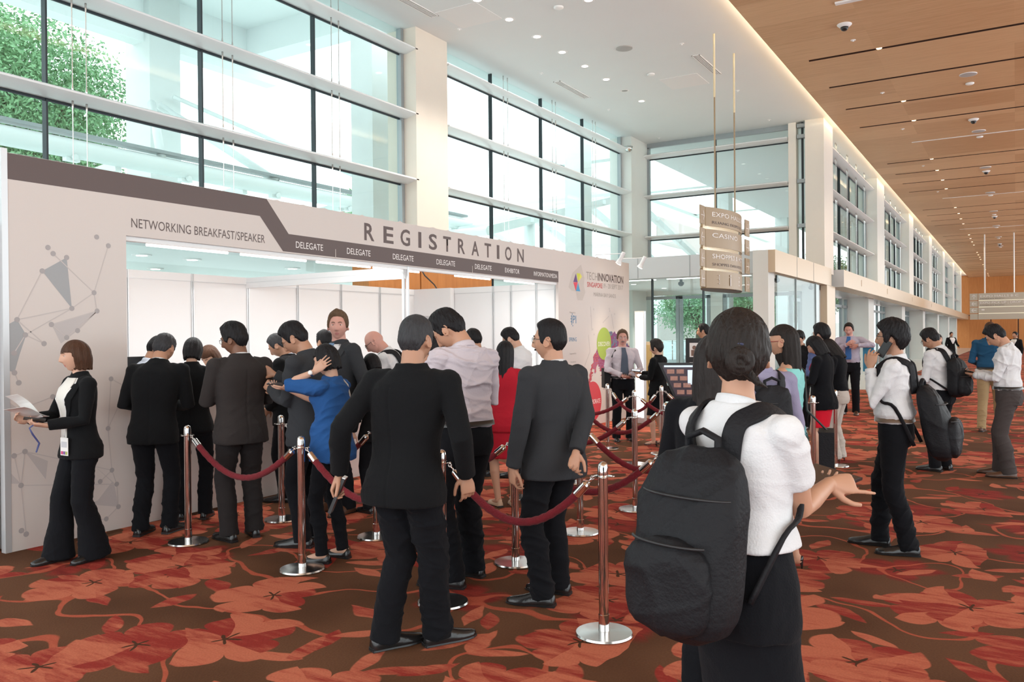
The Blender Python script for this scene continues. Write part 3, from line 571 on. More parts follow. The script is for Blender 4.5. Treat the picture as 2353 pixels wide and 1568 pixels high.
# ================================================================== HANGING SIGNS
def sign_near():
    o = empty('hanging_sign', (-5.06, 16.4, 0), 0, 'bronze four-tier hanging direction sign on two rods above the queue', 'sign')
    for y in (15.99, 17.33):
        b = MB(); b.tube([(0, y - 16.4, 3.9), (0, y - 16.4, 6.3)], .016, 10); b.tube([(0, y - 16.4, 6.3), (0, y - 16.4, ZC)], .021, 10, m=1); b.build('rod', [M['gold'], mat('rod_sleeve', (.75, .62, .40), .4)], o, smooth='auto')
    ya, yb = -1.15, 1.12      # main leaf
    def bow(t): return .05 + .26 * (1 - (2 * t - 1) ** 2)   # convex plan towards the corridor
    def yy(t): return ya + (yb - ya) * t
    tiers = [(3.68, 4.04), (3.28, 3.62), (2.88, 3.22), (2.50, 2.83)]
    txt = [[('EXPO HALLS B C', .09, .19), ('RUANG EKSPO B C', .055, .05)], [('CASINO', .09, .19)], [('SHOPPES & HOTEL', .09, .19), ('SHOPPES DAN HOTEL', .055, .05)], []]
    for k, (z0, z1) in enumerate(tiers):
        b = MB(); n = 24; tilt = .0
        for side in (1, -1):
            for t0 in range(n):
                a, c = t0 / n, (t0 + 1) / n
                v = [(side * bow(a), yy(a), z0), (side * bow(c), yy(c), z0), (side * bow(c), yy(c), z1), (side * bow(a), yy(a), z1)]
                w = [(side * (bow(a) - .02), yy(a), z0), (side * (bow(c) - .02), yy(c), z0), (side * (bow(c) - .02), yy(c), z1), (side * (bow(a) - .02), yy(a), z1)]
                b.add(v + w, [(0, 1, 2, 3), (7, 6, 5, 4), (0, 4, 5, 1), (3, 2, 6, 7), (1, 5, 6, 2), (0, 3, 7, 4)])
        p = b.build('sign_leaf', M['gold'], o, smooth='auto')
        for j, (s, h, dz) in enumerate(txt[k]):
            tm = text_mesh('lettering', s, M['inkw'] if j == 0 else M['ink'], h, p, loc=(0, 0, z0 + dz), width=(1.0 if s == 'CASINO' else 1.7) if h > .08 else 1.4, ux=(0, 1, 0), depth=0)
            co = np.empty(len(tm.data.vertices) * 3); tm.data.vertices.foreach_get('co', co); co = co.reshape(-1, 3); co[:, 1] += ya + .16
            t = (co[:, 1] - ya) / (yb - ya); co[:, 0] = .05 + .26 * (1 - (2 * t - 1) ** 2) + .004; tm.data.vertices.foreach_set('co', co.ravel())
        if k == 3:
            for q, (t, sh) in enumerate(((.16, 'lift'), (.36, 'people'), (.56, 'shop'))):
                g = MB()
                if sh == 'people':
                    for dy in (-.06, .06): g.box(bow(t), yy(t) + dy - .02, z0 + .06, bow(t) + .004, yy(t) + dy + .02, z0 + .22); g.lathe([(.022, 0), (.022, .004)], (bow(t), yy(t) + dy, z0 + .255), 12, ax='x')
                else:
                    for dz in (.08, .16, .24): g.box(bow(t), yy(t) - .04, z0 + dz, bow(t) + .004, yy(t) + .04, z0 + dz + .012)
                    g.box(bow(t), yy(t) - .006, z0 + .08, bow(t) + .004, yy(t) + .006, z0 + .25)
                g.build('pictogram', M['inkw'], p)
        # arrow tabs at both ends
        for end, y0, y1, xx in ((0, -1.32 - .14, -1.20, .03), (1, 1.02, 1.34, .17)):
            b = MB(); b.box(xx, y0, z0 + .015 - end * .0, xx + .02, y1, z1); q = b.build('arrow_tab', M['gold'], o)
            ar = MB(); yc = (y0 + y1) / 2; zc = (z0 + z1) / 2; d = 1 if (k == 0 or end == 1) else -1; L = .09
            ar.bar((xx + .022, yc - L, zc), (xx + .022, yc + L, zc), .012, .006, up=(1, 0, 0))
            for s in (1, -1): ar.bar((xx + .022, yc + d * L, zc), (xx + .022, yc + d * .02, zc + s * .09), .012, .006, up=(1, 0, 0))
            ar.build('arrow', M['inkw'], q)
    b = MB(); b.box(-.045, -1.05, 2.56, .045, 1.02, 3.98); b.build('light_core', M['cream'], o)
    b = MB()
    for t0 in range(20):
        a, c = t0 / 20, (t0 + 1) / 20
        b.add([(bow(a) - .01, yy(a), 2.49), (bow(c) - .01, yy(c), 2.49), (-bow(c) + .01, yy(c), 2.49), (-bow(a) + .01, yy(a), 2.49)], [(0, 1, 2, 3)])
    b.build('base_plate', M['slot'], o, fixn=False)
sign_near()
def sign_far():
    Y = 55.6; o = empty('hanging_sign', (-.8, Y, 0), 0, 'pale hanging direction sign far down the corridor before the orange wall', 'sign')
    for x in (-.75, .72): b = MB(); b.tube([(x, 0, 3.9), (x, 0, ZW)], .035, 8); b.build('rod', M['inkw'], o)
    x0, x1 = -1.52, 2.3; mt = mat('pale_bronze_sign', (.52, .47, .38), .5)
    rows = [(3.50, 3.90), (3.12, 3.46), (2.74, 3.08), (2.37, 2.70)]; T = [('EXPO HALLS B C', 1), ('EXPO PICK UP | DROP OFF', 0), ('', 0), (None, 0)]
    for k, (z0, z1) in enumerate(rows):
        b = MB(); b.box(x0, -.12, z0, x0 + .42, .1, z1); b.box(x0 + .44, -.14, z0, x1, .12, z1); p = b.build('sign_leaf', mt, o)
        if T[k][0]: text_mesh('lettering', T[k][0], M['inkw'], .13, p, width=1.9 if k == 0 else 2.45, loc=(x0 + .54, -.15, z0 + .17), ux=(1, 0, 0), depth=.0); text_mesh('lettering', 'PAMERAN EKSPO', M['ink'], .05, p, width=1.2, loc=(x0 + .54, -.15, z0 + .06), ux=(1, 0, 0), depth=0)
        if k == 2: b = MB(); b.box(x0 + .6, -.15, z0 + .16, x0 + .75, -.145, z0 + .23); b.build('pictogram', M['inkw'], p)
        if k < 3:
            ar = MB(); xc = x0 + .21; zc = (z0 + z1) / 2; L = .12
            if k == 0:
                ar.bar((xc, -.13, zc - L), (xc, -.13, zc + L), .03, .01, up=(0, 1, 0)); [ar.bar((xc, -.13, zc + L), (xc + s * .1, -.13, zc + .02), .03, .01, up=(0, 1, 0)) for s in (1, -1)]
            else:
                ar.bar((xc - L, -.13, zc), (xc + L, -.13, zc), .03, .01, up=(0, 1, 0)); [ar.bar((xc - L, -.13, zc), (xc - .02, -.13, zc + s * .1), .03, .01, up=(0, 1, 0)) for s in (1, -1)]
            ar.build('arrow', M['inkw'], p)
    b = MB(); b.box(x0 + .45, -.05, 2.4, x1, .05, 3.85); b.build('light_core', M['cream'], o)
sign_far()
# ================================================================== REGISTRATION BOOTH
BX = -6.5; BT = 3.03; BB = -9.6; B0, B1 = 3.32, 15.04; O0, O1 = 4.29, 12.1
def printed(name, parent):   # helper list on the x = BX plane
    return None
def poly_x(name, pts, m, parent, x=BX + .012):
    b = MB(); b.add([(x, p[0], p[1]) for p in pts], [tuple(range(len(pts)))]); return b.build(name, m, parent)
booth = empty('exhibition_booth', (0, 0, 0), 0, 'long white registration booth with beige printed front and brown band', 'booth')
b = MB(); b.box(BX - .05, B0, 0, BX, O0, BT); pl = b.build('front_panel', M['banner'], booth)
b = MB(); b.box(BX - .05, O1, 0, BX, B1, BT); pr_ = b.build('front_panel', M['banner'], booth)
b = MB(); b.box(BX - .05, O0, 2.5, BX, O1, BT)
fa = b.build('fascia', M['banner'], booth)
b = MB()                                                           # slightly puckered top edge of the vinyl
for y in np.arange(5.9, 14.8, .33):
    w = random.uniform(.12, .3); h = random.uniform(.006, .02); b.add([(BX + .001, y, BT - .01), (BX + .001, y + w / 2, BT + h), (BX + .001, y + w, BT - .01)], [(0, 1, 2)])
b.build('vinyl_edge', M['banner'], fa)
b = MB(); b.box(BX - .05, O0, 0, BX, O1, 1.0); cf = b.build('counter_front', M['banner'], booth)
b = MB(); b.box(BX - .62, O0, 1.0, BX + .01, O1, 1.03); b.build('counter_top', M['white'], booth, bevel=.004)
b = MB()
b.box(BX - .055, B0 - .045, 0, BX + .004, B0, BT + .03); b.build('edge_post', M['alu'], booth)
# white shell-scheme walls
def shell(name, p, q, seams, z1=2.5, rail=True):
    """panel wall from p to q in plan with posts at the given distances"""
    p = Vector((*p, 0)); q = Vector((*q, 0)); L = (q - p).length; d = (q - p) / L; nrm = Vector((-d.y, d.x, 0))
    b = MB(); b.bar(p + Vector((0, 0, z1 / 2)), q + Vector((0, 0, z1 / 2)), .02, z1); o = b.build(name, M['panel'], booth)
    pb = MB()
    for s in seams:
        c = p + d * s
        for k in (-.014, .014): pb.bar(c + d * (k - .007) + Vector((0, 0, z1 / 2)), c + d * (k + .007) + Vector((0, 0, z1 / 2)), .05, z1)
    pb.build('post', M['alu'], o)
    rb = MB(); rb.bar(p + Vector((0, 0, z1 - .05)), q + Vector((0, 0, z1 - .05)), .034, .1, ); rb.build('rail', M['panel'], o)
    tb = MB(); tb.bar(p + Vector((0, 0, z1 - .103)), q + Vector((0, 0, z1 - .103)), .036, .006); tb.build('rail_groove', M['alu'], o)
    return o
shell('shell_wall', (BB, 3.4), (BB, 12.3), [.05, .95, 1.95, 2.93, 3.9, 4.85, 5.83, 6.8, 7.78, 8.85])
shell('shell_wall', (BB, 12.32), (BX - .05, 12.2), [.02, .82, 1.72, 2.1, 2.62, 3.0])
shell('shell_wall', (BB, 3.36), (BX - .06, 3.34), [.02, 1, 2, 3])
b = MB(); b.box(BB + .0, 12.15, 2.0, BB + .85, 12.26, 2.5); b.build('door_header', M['panel'], booth)
b = MB(); b.box(BB + .03, 12.2, 0, BB + .06, 12.25, 2.0); b.box(BB + .80, 12.2, 0, BB + .83, 12.25, 2.0); b.box(BB + .03, 12.2, 1.96, BB + .83, 12.25, 2.0); b.build('door_jamb', M['alu'], booth)
b = MB(); b.bar((BX - .05, 8.14, 2.42), (BB, 8.24, 2.42), .04, .15); p = b.build('cross_beam', M['panel'], booth)
b = MB(); b.bar((BX - .05, 8.14, 2.425), (BB, 8.24, 2.425), .044, .004); b.build('rail_groove', M['alu'], p)
b = MB(); [b.box(BX - .09 + k, 8.11 + k, 1.0, BX - .06 + k, 8.14 + k, 2.5) for k in (0, .035)]; b.build('post', M['alu'], booth)
b = MB(); b.box(BX - .1, O0, 2.46, BX - .03, O1, 2.5); b.build('rail', M['white'], booth)
b = MB(); b.box(BX - .04, 3.34, 0, BX - .02, B0 + .02, 2.9); b.build('side_edge', M['alu'], booth)
# neighbouring white panel at the left picture edge, with its skirting
b = MB(); b.box(BX - 1.3, 3.20, 0, BX - .08, 3.24, 2.5); b.box(BX - 1.3, 3.235, 0, BX - .08, 3.19, .16); tag(b.build('partition_panel', M['panel']), 'plain white panel at the far left edge beside the booth', 'panel')
# tube lights under the fascia
for i, y in enumerate([4.55, 5.6, 6.65, 7.6, 9.3, 10.6]):
    o = empty('tube_light', (BX - .14, y, 2.47), 0, ['leftmost tube light under the booth fascia', 'second tube light from the left under the booth fascia', 'third tube light from the left under the booth fascia', 'tube light under the fascia just left of the white cross beam', 'tube light under the fascia right of the white cross beam', 'rightmost tube light under the booth fascia'][i], 'light', 'tube lights inside the booth fascia')
    b = MB(); b.box(-.03, 0, .0, .03, .95, .03); b.build('batten', M['white'], o); b = MB(); b.tube([(0, .03, -.015), (0, .92, -.015)], .013, 10); b.build('tube', M['tubel'], o, smooth=True)
    l = bpy.data.lights.new('tube_glow', 'AREA'); l.shape = 'RECTANGLE'; l.size = .05; l.size_y = .9; l.energy = 15; l.color = (1, .98, .96); lo = bpy.data.objects.new('tube_glow', l); COL.objects.link(lo); lo.parent = o; lo.location = (0, .47, -.03); lo.rotation_euler = (0, .5, 0)
# printed graphics
band = [(B0, 2.83), (5.757, 2.843), (6.06, 2.512), (O1, 2.502), (O1, 2.685), (6.14, 2.70), (5.845, BT - .002), (B0, BT - .002)]
poly_x('printed_band', band, M['brown'], fa, BX + .001)
text_mesh('lettering', 'NETWORKING BREAKFAST/SPEAKER', M['ink'], .085, fa, width=1.48, loc=(BX + .001, 4.34, 2.575), depth=0)
for y, w, s in ((6.24, .40, 'DELEGATE'), (7.02, .40, 'DELEGATE'), (7.83, .405, 'DELEGATE'), (8.72, .42, 'DELEGATE'), (9.62, .43, 'DELEGATE'), (10.42, .42, 'EXHIBITOR'), (11.28, .78, 'INFORMATION/MEDIA')):
    text_mesh('lettering', s, M['inkw'], .072, fa, width=w, loc=(BX + .0016, y, 2.565), depth=0)
ys = [7.295, 7.64, 7.98, 8.335, 8.60, 8.98, 9.37, 9.73, 10.12, 10.43, 10.80]; wd = [.19, .165, .185, .06, .205, .20, .22, .235, .22, .06, .0]
L = 'REGISTRATION'; yy0 = 7.295; seq = []
pos = [(837, 860), (881, 904), (920, 942), (961, 968), (985, 1004), (1018, 1036), (1052, 1068), (1083, 1100), (1113, 1128), (1141, 1147), (1160, 1175), (1188, 1203)]
_D = lambda x: (lambda d: (BX / d[0]) * d[1])(_F + (x - 1176.5) / FPX * _R - (540 - 784) / FPX * _U)
for ch, (a, c) in zip(L, pos): text_mesh('lettering', ch, M['brown'], .205, fa, width=_D(c) - _D(a), loc=(BX + .0012, _D(a), 2.755), depth=0, bold=.02)
b = MB(); b.box(BX, 6.83, 2.50, BX + .006, 6.835, 2.6); b.box(BX, 9.55, 2.5, BX + .006, 9.555, 2.6); b.build('vinyl_seam', M['banner'], fa)
# node-and-line graphic
gm = mat('printed_grey_node', (.40, .37, .37), .6); gl_ = mat('printed_grey_line', (.56, .51, .49), .6); gf = mat('printed_grey_facet', (.36, .37, .38), .6); gf2 = mat('printed_pale_facet', (.53, .49, .48), .6)
def yz(px_, py_): d = _F + (px_ - 1176.5) / FPX * _R - (py_ - 784) / FPX * _U; t = BX / d[0]; return (d[1] * t, EYE + d[2] * t)
nodes = dict(a=(222, 545), b=(249, 565), c=(110, 569), d=(122, 583), e=(153, 592), f=(97, 623), g=(165, 709), h=(216, 673), i=(223, 715), j=(118, 746), k=(178, 760), l=(153, 776), m=(39, 735), n=(58, 770), o=(101, 790), p=(32, 812), q=(33, 857), r=(43, 880), s=(44, 942), t=(121, 912), u=(255, 871), v=(292, 891), w=(248, 985), x=(257, 1081), y=(230, 1107), z=(268, 1113), A=(272, 1165), B=(244, 1193), C=(222, 1195), D=(57, 1038), E=(32, 1048), F=(48, 1116), G=(49, 1220), H=(60, 1228))
for grp in ('fcgeA', 'x'): pass
ng = MB(); lg = MB(); fg = MB(); fg2 = MB()
def line(a, c, w=.008):
    A_, B_ = Vector((0, *yz(*nodes[a]))), Vector((0, *yz(*nodes[c]))); lg.bar((BX + .0013, A_.y, A_.z), (BX + .0013, B_.y, B_.z), w, .0006, up=(1, 0, 0))
for k, v in nodes.items():
    q = yz(*v); ng.lathe([(.021, 0), (.021, .0006)], (BX + .0016, q[0], q[1]), 14, ax='x')
for a, c in ('bh', 'hi', 'dh', 'fm', 'mg', 'gn', 'gh', 'ij', 'il', 'ik', 'jl', 'mo', 'no', 'np', 'qr', 'st', 'uv', 'uw', 'wx', 'wv', 'xy', 'DF', 'DE', 'FH', 'Fz', 'xz', 'zA', 'AB', 'BC', 'EF', 'GH', 'Dx'): line(a, c)
def facet(mb, pts, x): mb.add([(x, *yz(*p)) for p in pts], [tuple(range(len(pts)))])
facet(fg, [(153, 592), (97, 623), (165, 709)], BX + .001); facet(fg, [(20, 745), (39, 735), (60, 770), (45, 815), (33, 857), (20, 852)], BX + .001)
facet(fg2, [(118, 746), (223, 715), (178, 760), (140, 790)], BX + .0007); facet(fg2, [(57, 1038), (110, 1060), (105, 1102)], BX + .0007); facet(fg2, [(210, 1065), (257, 1108), (225, 1150), (205, 1160), (272, 1165), (262, 1110)], BX + .0007)
facet(fg2, [(22, 925), (44, 942), (22, 948)], BX + .0007); facet(fg2, [(22, 1085), (48, 1112), (22, 1112)], BX + .0007)
fg.build('printed_facet', gf, pl); fg2.build('printed_facet', gf2, pl); lg.build('printed_line', gl_, pl); ng.build('printed_node', gm, pl)
ng = MB(); lg = MB()                                               # sparse graphic along the counter front
pts = [(5.0, .55), (5.35, .25), (5.7, .62), (6.1, .4), (6.5, .7), (6.4, .2), (7.0, .5)]
for q in pts: ng.lathe([(.02, 0), (.02, .0005)], (BX + .0016, q[0], q[1]), 12, ax='x')
for i in range(len(pts) - 1): lg.bar((BX + .001, *pts[i]), (BX + .001, *pts[i + 1]), .01, .0006, up=(1, 0, 0))
lg.build('printed_line', gl_, cf); ng.build('printed_node', gm, cf)
# the event panel at the right
X2 = BX + .001
def P2(a, c): return yz(a, c)
hx = mat('printed_pale_hexagon', (.58, .52, .48), .6)
poly_x('printed_emblem', [P2(*q) for q in ((1306, 660), (1315, 628), (1335, 608), (1343, 640), (1341, 660), (1330, 672), (1313, 668))], hx, pr_, X2)
poly_x('printed_emblem', [P2(*q) for q in ((1321, 660), (1341, 656), (1345, 672), (1338, 691), (1327, 690))], hx, pr_, X2 + .0006)
for nm, pts, c in (('y', ((1325, 628), (1333, 629), (1328, 649)), (.62, .66, .05)), ('p', ((1323, 629), (1317, 648), (1327, 649)), (.13, .05, .2)), ('r', ((1317, 649), (1327, 649), (1323, 669)), (.75, .05, .09)), ('b', ((1328, 650), (1333, 670), (1323, 669)), (.06, .30, .55)), ('y2', ((1333, 629), (1337, 636), (1329, 648)), (.75, .72, .12))):
    poly_x('printed_facet', [P2(*q) for q in pts], mat('printed_facet_' + nm, c, .5), pr_, X2 + .0015)
def t2(s, m, x0, x1, ybase, h, bold=0): q = P2(x0, ybase); r = P2(x1, ybase); text_mesh('lettering', s, m, h, pr_, width=r[0] - q[0], loc=(X2 + .0006, q[0], q[1]), depth=0, bold=bold)
redt = mat('red_lettering', (.55, .06, .06), .5); greyt = mat('grey_lettering', (.36, .32, .29), .5); bluet = mat('blue_lettering', (.10, .22, .36), .5)
t2('TECH', greyt, 1347, 1373, 642, .145); t2('INNOVATION', M['brown'], 1374, 1432, 645, .145, .02); t2('SINGAPORE', redt, 1349, 1384, 659, .09, .012); t2('19 - 20 SEPT 2017', greyt, 1386, 1431, 662, .09); t2('MARINA BAY SANDS', greyt, 1364, 1415, 681, .075)
t2('Powered by', greyt, 1309, 1322, 720, .03); t2('IPI', bluet, 1313, 1324, 743, .14, .01); t2('SPRING', bluet, 1307, 1325, 785, .07, .01); t2('Supported by', greyt, 1309, 1324, 815, .03); t2('An event by', greyt, 1311, 1323, 834, .03)
b = MB()
for i in range(6): a = math.radians(120 + i * 26); q = P2(1318, 735); b.lathe([(.014, 0), (.014, .0005)], (X2, q[0] + .10 * math.cos(a), q[1] + .11 * math.sin(a)), 10, ax='x')
b.build('printed_emblem', bluet, pr_)
# faceted colour globe with round badges
gc = [(.45, .03, .05), (.30, .04, .12), (.20, .05, .18), (.12, .10, .26), (.10, .22, .28), (.12, .35, .30), (.35, .10, .22), (.50, .08, .10)]
gms = [mat('printed_globe_%s' % 'abcdefgh'[i], c, .6) for i, c in enumerate(gc)]
r_ = random.Random(3); b = MB()
outl = [P2(*q) for q in ((1351, 905), (1353, 872), (1358, 845), (1366, 815), (1376, 790), (1388, 772), (1402, 763), (1418, 766), (1434, 778), (1446, 796), (1446, 850), (1436, 872), (1430, 848), (1425, 880), (1418, 905), (1414, 868), (1408, 850), (1402, 872), (1397, 850), (1391, 838), (1388, 862), (1384, 884), (1380, 850), (1373, 838), (1368, 858), (1362, 846), (1359, 872), (1356, 885), (1353, 905))]
def ing(p):
    c = False; n = len(outl)
    for i in range(n):
        (x1, y1), (x2, y2) = outl[i], outl[(i + 1) % n]
        if (y1 > p[1]) != (y2 > p[1]) and p[0] < (x2 - x1) * (p[1] - y1) / (y2 - y1) + x1: c = not c
    return c
ylo, yhi = min(q[0] for q in outl), max(q[0] for q in outl); zlo, zhi = min(q[1] for q in outl), max(q[1] for q in outl); NN = 26
gp = [[(ylo + (yhi - ylo) * i / NN + r_.uniform(-.025, .025), zlo + (zhi - zlo) * j / NN + r_.uniform(-.015, .015)) for j in range(NN + 1)] for i in range(NN + 1)]
bc = {}
for i in range(NN):
    for j in range(NN):
        a, c, d, e = gp[i][j], gp[i + 1][j], gp[i + 1][j + 1], gp[i][j + 1]
        for t, tri in enumerate(((a, c, d), (a, d, e))):
            m_ = (sum(q[0] for q in tri) / 3, sum(q[1] for q in tri) / 3)
            if ing(m_) and max(q[0] for q in tri) < B1:
                k_ = (i // 3, (j + i % 2) // 3, t); u = (m_[1] - zlo) / (zhi - zlo) * .6 + (m_[0] - ylo) / (yhi - ylo) * .4
                if k_ not in bc: bc[k_] = min(7, max(0, int(u * 7 + r_.uniform(-1.4, 1.4))))
                b.add([(X2, *q) for q in tri], [(0, 1, 2)], [0, 7, 6, 1, 2, 3, 4, 5][bc[k_]])
b.build('printed_globe', gms, pr_, fixn=False)
def badge(cx, cy, rx, rz, m, s, tw):
    q = P2(cx, cy); b = MB(); b.add([(X2 + .0012, q[0] + rx * math.cos(a), q[1] + rz * math.sin(a)) for a in np.linspace(0, 2 * math.pi, 40)[:-1]], [tuple(range(39))]); o = b.build('printed_badge', m, pr_)
    text_mesh('lettering', s, M['inkw'], .085, o, width=tw, loc=(X2 + .0018, q[0] - tw / 2, q[1] - .045), depth=0)
badge(1388, 790, .31, .30, mat('printed_lime', (.36, .48, .07), .6), 'DISCOVER', .5); badge(1362, 923, .36, .36, mat('printed_red', (.62, .03, .05), .6), 'COLLABORATE', .62)
b = MB()
for a, c in (((1352, 770), (1356, 808)), ((1356, 808), (1340, 850)), ((1405, 722), (1410, 756)), ((1385, 742), (1399, 727)), ((1357, 705), (1360, 760))): p, q = P2(*a), P2(*c); b.bar((X2, *p), (X2, *q), .02, .0006, up=(1, 0, 0))
for q in ((1364, 711), (1358, 726), (1401, 715), (1412, 722), (1400, 710), (1362, 757), (1365, 769)): q = P2(*q); b.lathe([(.02, 0), (.02, .0005)], (X2, *q), 10, ax='x')
b.build('printed_line', gl_, pr_)
# two spots on arms over the event panel
for i, (xx, yy, ar) in enumerate(((1382, 606, .5), (1441, 618, .5))):
    q = survey(xx, yy, 2.93); y = [13.75, 14.75][i]
    o = empty('arm_spotlight', (BX, y, BT), 0, ['white arm spotlight over the logo on the event panel', 'white arm spotlight at the far top corner of the event panel'][i], 'light', 'arm spotlights on the booth')
    b = MB(); b.tube([(-.02, -.25, 0), (.0, -.2, .05), (.42, 0, .06), (.46, 0, .03)], .008, 8); b.build('arm', M['white'], o, smooth=True)
    b = MB(); b.tube([(.46, 0, .08), (.36, 0, -.10)], .035, 20); b.tube([(.375, 0, -.07), (.35, 0, -.12)], [.04, .06], 20); b.build('lamp_head', M['white'], o, smooth='auto')
    b = MB(); b.tube([(.352, 0, -.118), (.348, 0, -.124)], .052, 20); b.build('lens', M['spotl'], o)
    l = bpy.data.lights.new('spot_light', 'SPOT'); l.energy = 150; l.color = (1, .83, .60); l.spot_size = 1.7; l.spot_blend = .8; l.shadow_soft_size = .05; lo = bpy.data.objects.new('spot_light', l); COL.objects.link(lo); lo.parent = o; lo.location = (.34, 0, -.14); lo.rotation_euler = (0, math.radians(-24), 0)
# things on the counter and behind
def monitor(y, lab, w=.5, rz=0):
    o = empty('computer_monitor', (BX - .38, y, 1.03), rz, lab, 'monitor', 'monitors on the booth counter')
    b = MB(); b.box(-.02, -w / 2, .08, .02, w / 2, .42); b.build('screen', M['black'], o, bevel=.006); b = MB(); b.box(-.012, -.03, 0, .012, .03, .2); b.lathe([(.11, 0), (.11, .012), (.02, .02)], n=20); b.build('stand', M['black'], o)
monitor(4.62, 'black monitor at the left end of the booth counter')
# orange timber boxes low on the middle stone pier
b = MB(); b.box(-9.74, 12.5, 2.3, -9.68, 13.5, 3.02); b.box(-10.06, 11.0, 2.3, -9.68, 12.46, 3.02); tag(b.build('timber_box', M['woodw']), 'orange timber box fixed to the stone pier above the booth, left one', 'timber box')
b = MB(); b.box(-10.12, 13.52, 2.3, -9.7, 15.0, 2.93); tag(b.build('timber_box', M['woodw']), 'orange timber box above the booth, right of the stone pier', 'timber box')
b = MB(); b.tube([(BX - .07, 8.2, 2.49), (-7.0, 8.9, 2.66), (-7.8, 10.0, 2.72), (-8.6, 11.2, 2.66), (-9.0, 12.0, 2.56), (-9.15, 12.28, 2.5)], .012, 8); tag(b.build('power_cable', M['cable'], smooth=True), 'black cable hanging from the fascia over the white booth wall', 'cable')
# ================================================================== QUEUE POSTS AND ROPES
def stanchion():
    o = empty('rope_post', (0, 0, 0))
    b = MB(); b.lathe([(.152, 0), (.155, .006), (.15, .016), (.03, .024), (.03, .03)], n=40); b.build('base', M['brushed'], o, smooth='auto')
    b = MB(); b.lathe([(.029, .02), (.029, .11), (.0265, .112), (.0265, .84)], n=24); b.build('pole', M['steel'], o, smooth='auto')
    b = MB(); b.lathe([(.0265, .84), (.05, .846), (.05, .852), (.0285, .856), (.0285, .895), (.025, .915), (.014, .925), (.003, .928)], n=24); b.build('knob', M['steel'], o, smooth='auto')
    b = MB()
    for k in range(4):
        a = k * math.pi / 2; c = Vector((.047 * math.cos(a), .047 * math.sin(a), .849)); b.tube([c + Vector((.015 * math.cos(t), .015 * math.sin(t), 0)) for t in np.linspace(0, 2 * math.pi, 13)], .003, 6, cap=False)
    b.build('hook_ring', M['steel'], o, smooth=True); return o
PS = [(-5.57, 4.18, 'front rope post before the man in the brown suit'), (-5.54, 5.12, 'rope post right of the man in the brown suit, second row'), (-4.22, 4.08, 'front rope post before the woman in the blue shirt'), (-4.39, 5.05, 'rope post hidden behind the black suited man, base showing left of his leg'),
      (-2.95, 3.99, 'rope post right beside the walking man in black'), (-3.02, 4.95, 'rope post between the white shirt man and the grey suit man'), (-1.89, 4.0, 'nearest rope post in the middle of the picture, with the widest base'), (-3.03, 5.98, 'rope post just behind the grey suited man'),
      (-2.99, 7.02, 'third-row rope post with a full base showing right of the grey suit'), (-2.99, 7.8, 'rope post behind the backpack, lower of the two at the right'), (-1.86, 4.85, 'rope post half hidden by the black backpack'), (-4.04, 9.48, 'rope post before the smiling man in the tie'),
      (-4.94, 10.63, 'farthest rope post, beside the event panel'), (-4.08, 10.5, 'far rope post before the woman in the black skirt suit'), (-1.9, 9.4, 'rope post before the red skirt'), (-1.87, 10.5, 'rope post left of the beige trousers'), (-4.16, 7.0, 'rope post with its base showing behind the red dress'), (-2.01, 8.71, 'rope post behind the woman in the floral dress'),
      (-1.9, 6.0, 'rope post hidden behind the backpack woman'), (-4.1, 8.0, 'rope post behind the grey suited man'), (-5.25, 9.4, 'rope post at the foot of the event panel behind the queue')]
proto = stanchion(); SP = []
for i, (x, y, l) in enumerate(PS):
    o = proto if i == 0 else copy_tree(proto); o.location = (x, y, 0); o.rotation_euler = (0, 0, .2 + .13 * i % .5); tag(o, l, 'rope post', 'steel rope posts'); SP.append((x, y))
def rope(i, j, sag, lab, side=(0, 0)):
    a = Vector((*SP[i], .848)) if not isinstance(i, tuple) else Vector(i); c = Vector((*SP[j], .848)) if not isinstance(j, tuple) else Vector(j)
    d = (c - a); h = Vector((d.x, d.y, 0)).normalized(); a = a + h * .05; c = c - h * .05; L = (c - a).length
    pts = []
    for k in range(41):
        t = k / 40; p = a.lerp(c, t); p.z -= sag * (1 - (2 * t - 1) ** 2) * (1 - .12 * (2 * t - 1) ** 2); pts.append(p)
    o = empty('velvet_rope', (a + c) / 2, 0, lab, 'rope', 'red velvet queue ropes'); off = (a + c) / 2; q = [p - off for p in pts]
    ia = max(2, int(40 * .11 / L)); hk = max(1, int(40 * .045 / L))
    rr = [.0225 + .0018 * math.sin(k * 2.9 + i if not isinstance(i, tuple) else k) for k in range(len(q[ia:41 - ia]))]
    b = MB(); b.tube(q[ia:41 - ia], rr, 16); b.build('velvet_cover', M['velvet'], o, smooth=True)
    for s in (q, q[::-1]):
        u = (s[ia] - s[0]).normalized(); lo = (s[ia] - s[0]).length
        b = MB(); b.tube([s[0] + u * lo * .42, s[0] + u * lo * .5, s[0] + u * (lo + .015)], [.015, .0245, .0245], 18); b.build('end_cap', M['steel'], o, smooth='auto')
        b = MB(); b.tube([s[0] + u * lo * .42, s[0] + u * lo * .12], .005, 8); b.tube([s[0] + u * lo * .12 + Vector((.011 * math.cos(t), 0, .011 * math.sin(t))) for t in np.linspace(0, 6.3, 12)], .003, 6); b.build('snap_hook', M['steel'], o, smooth=True)
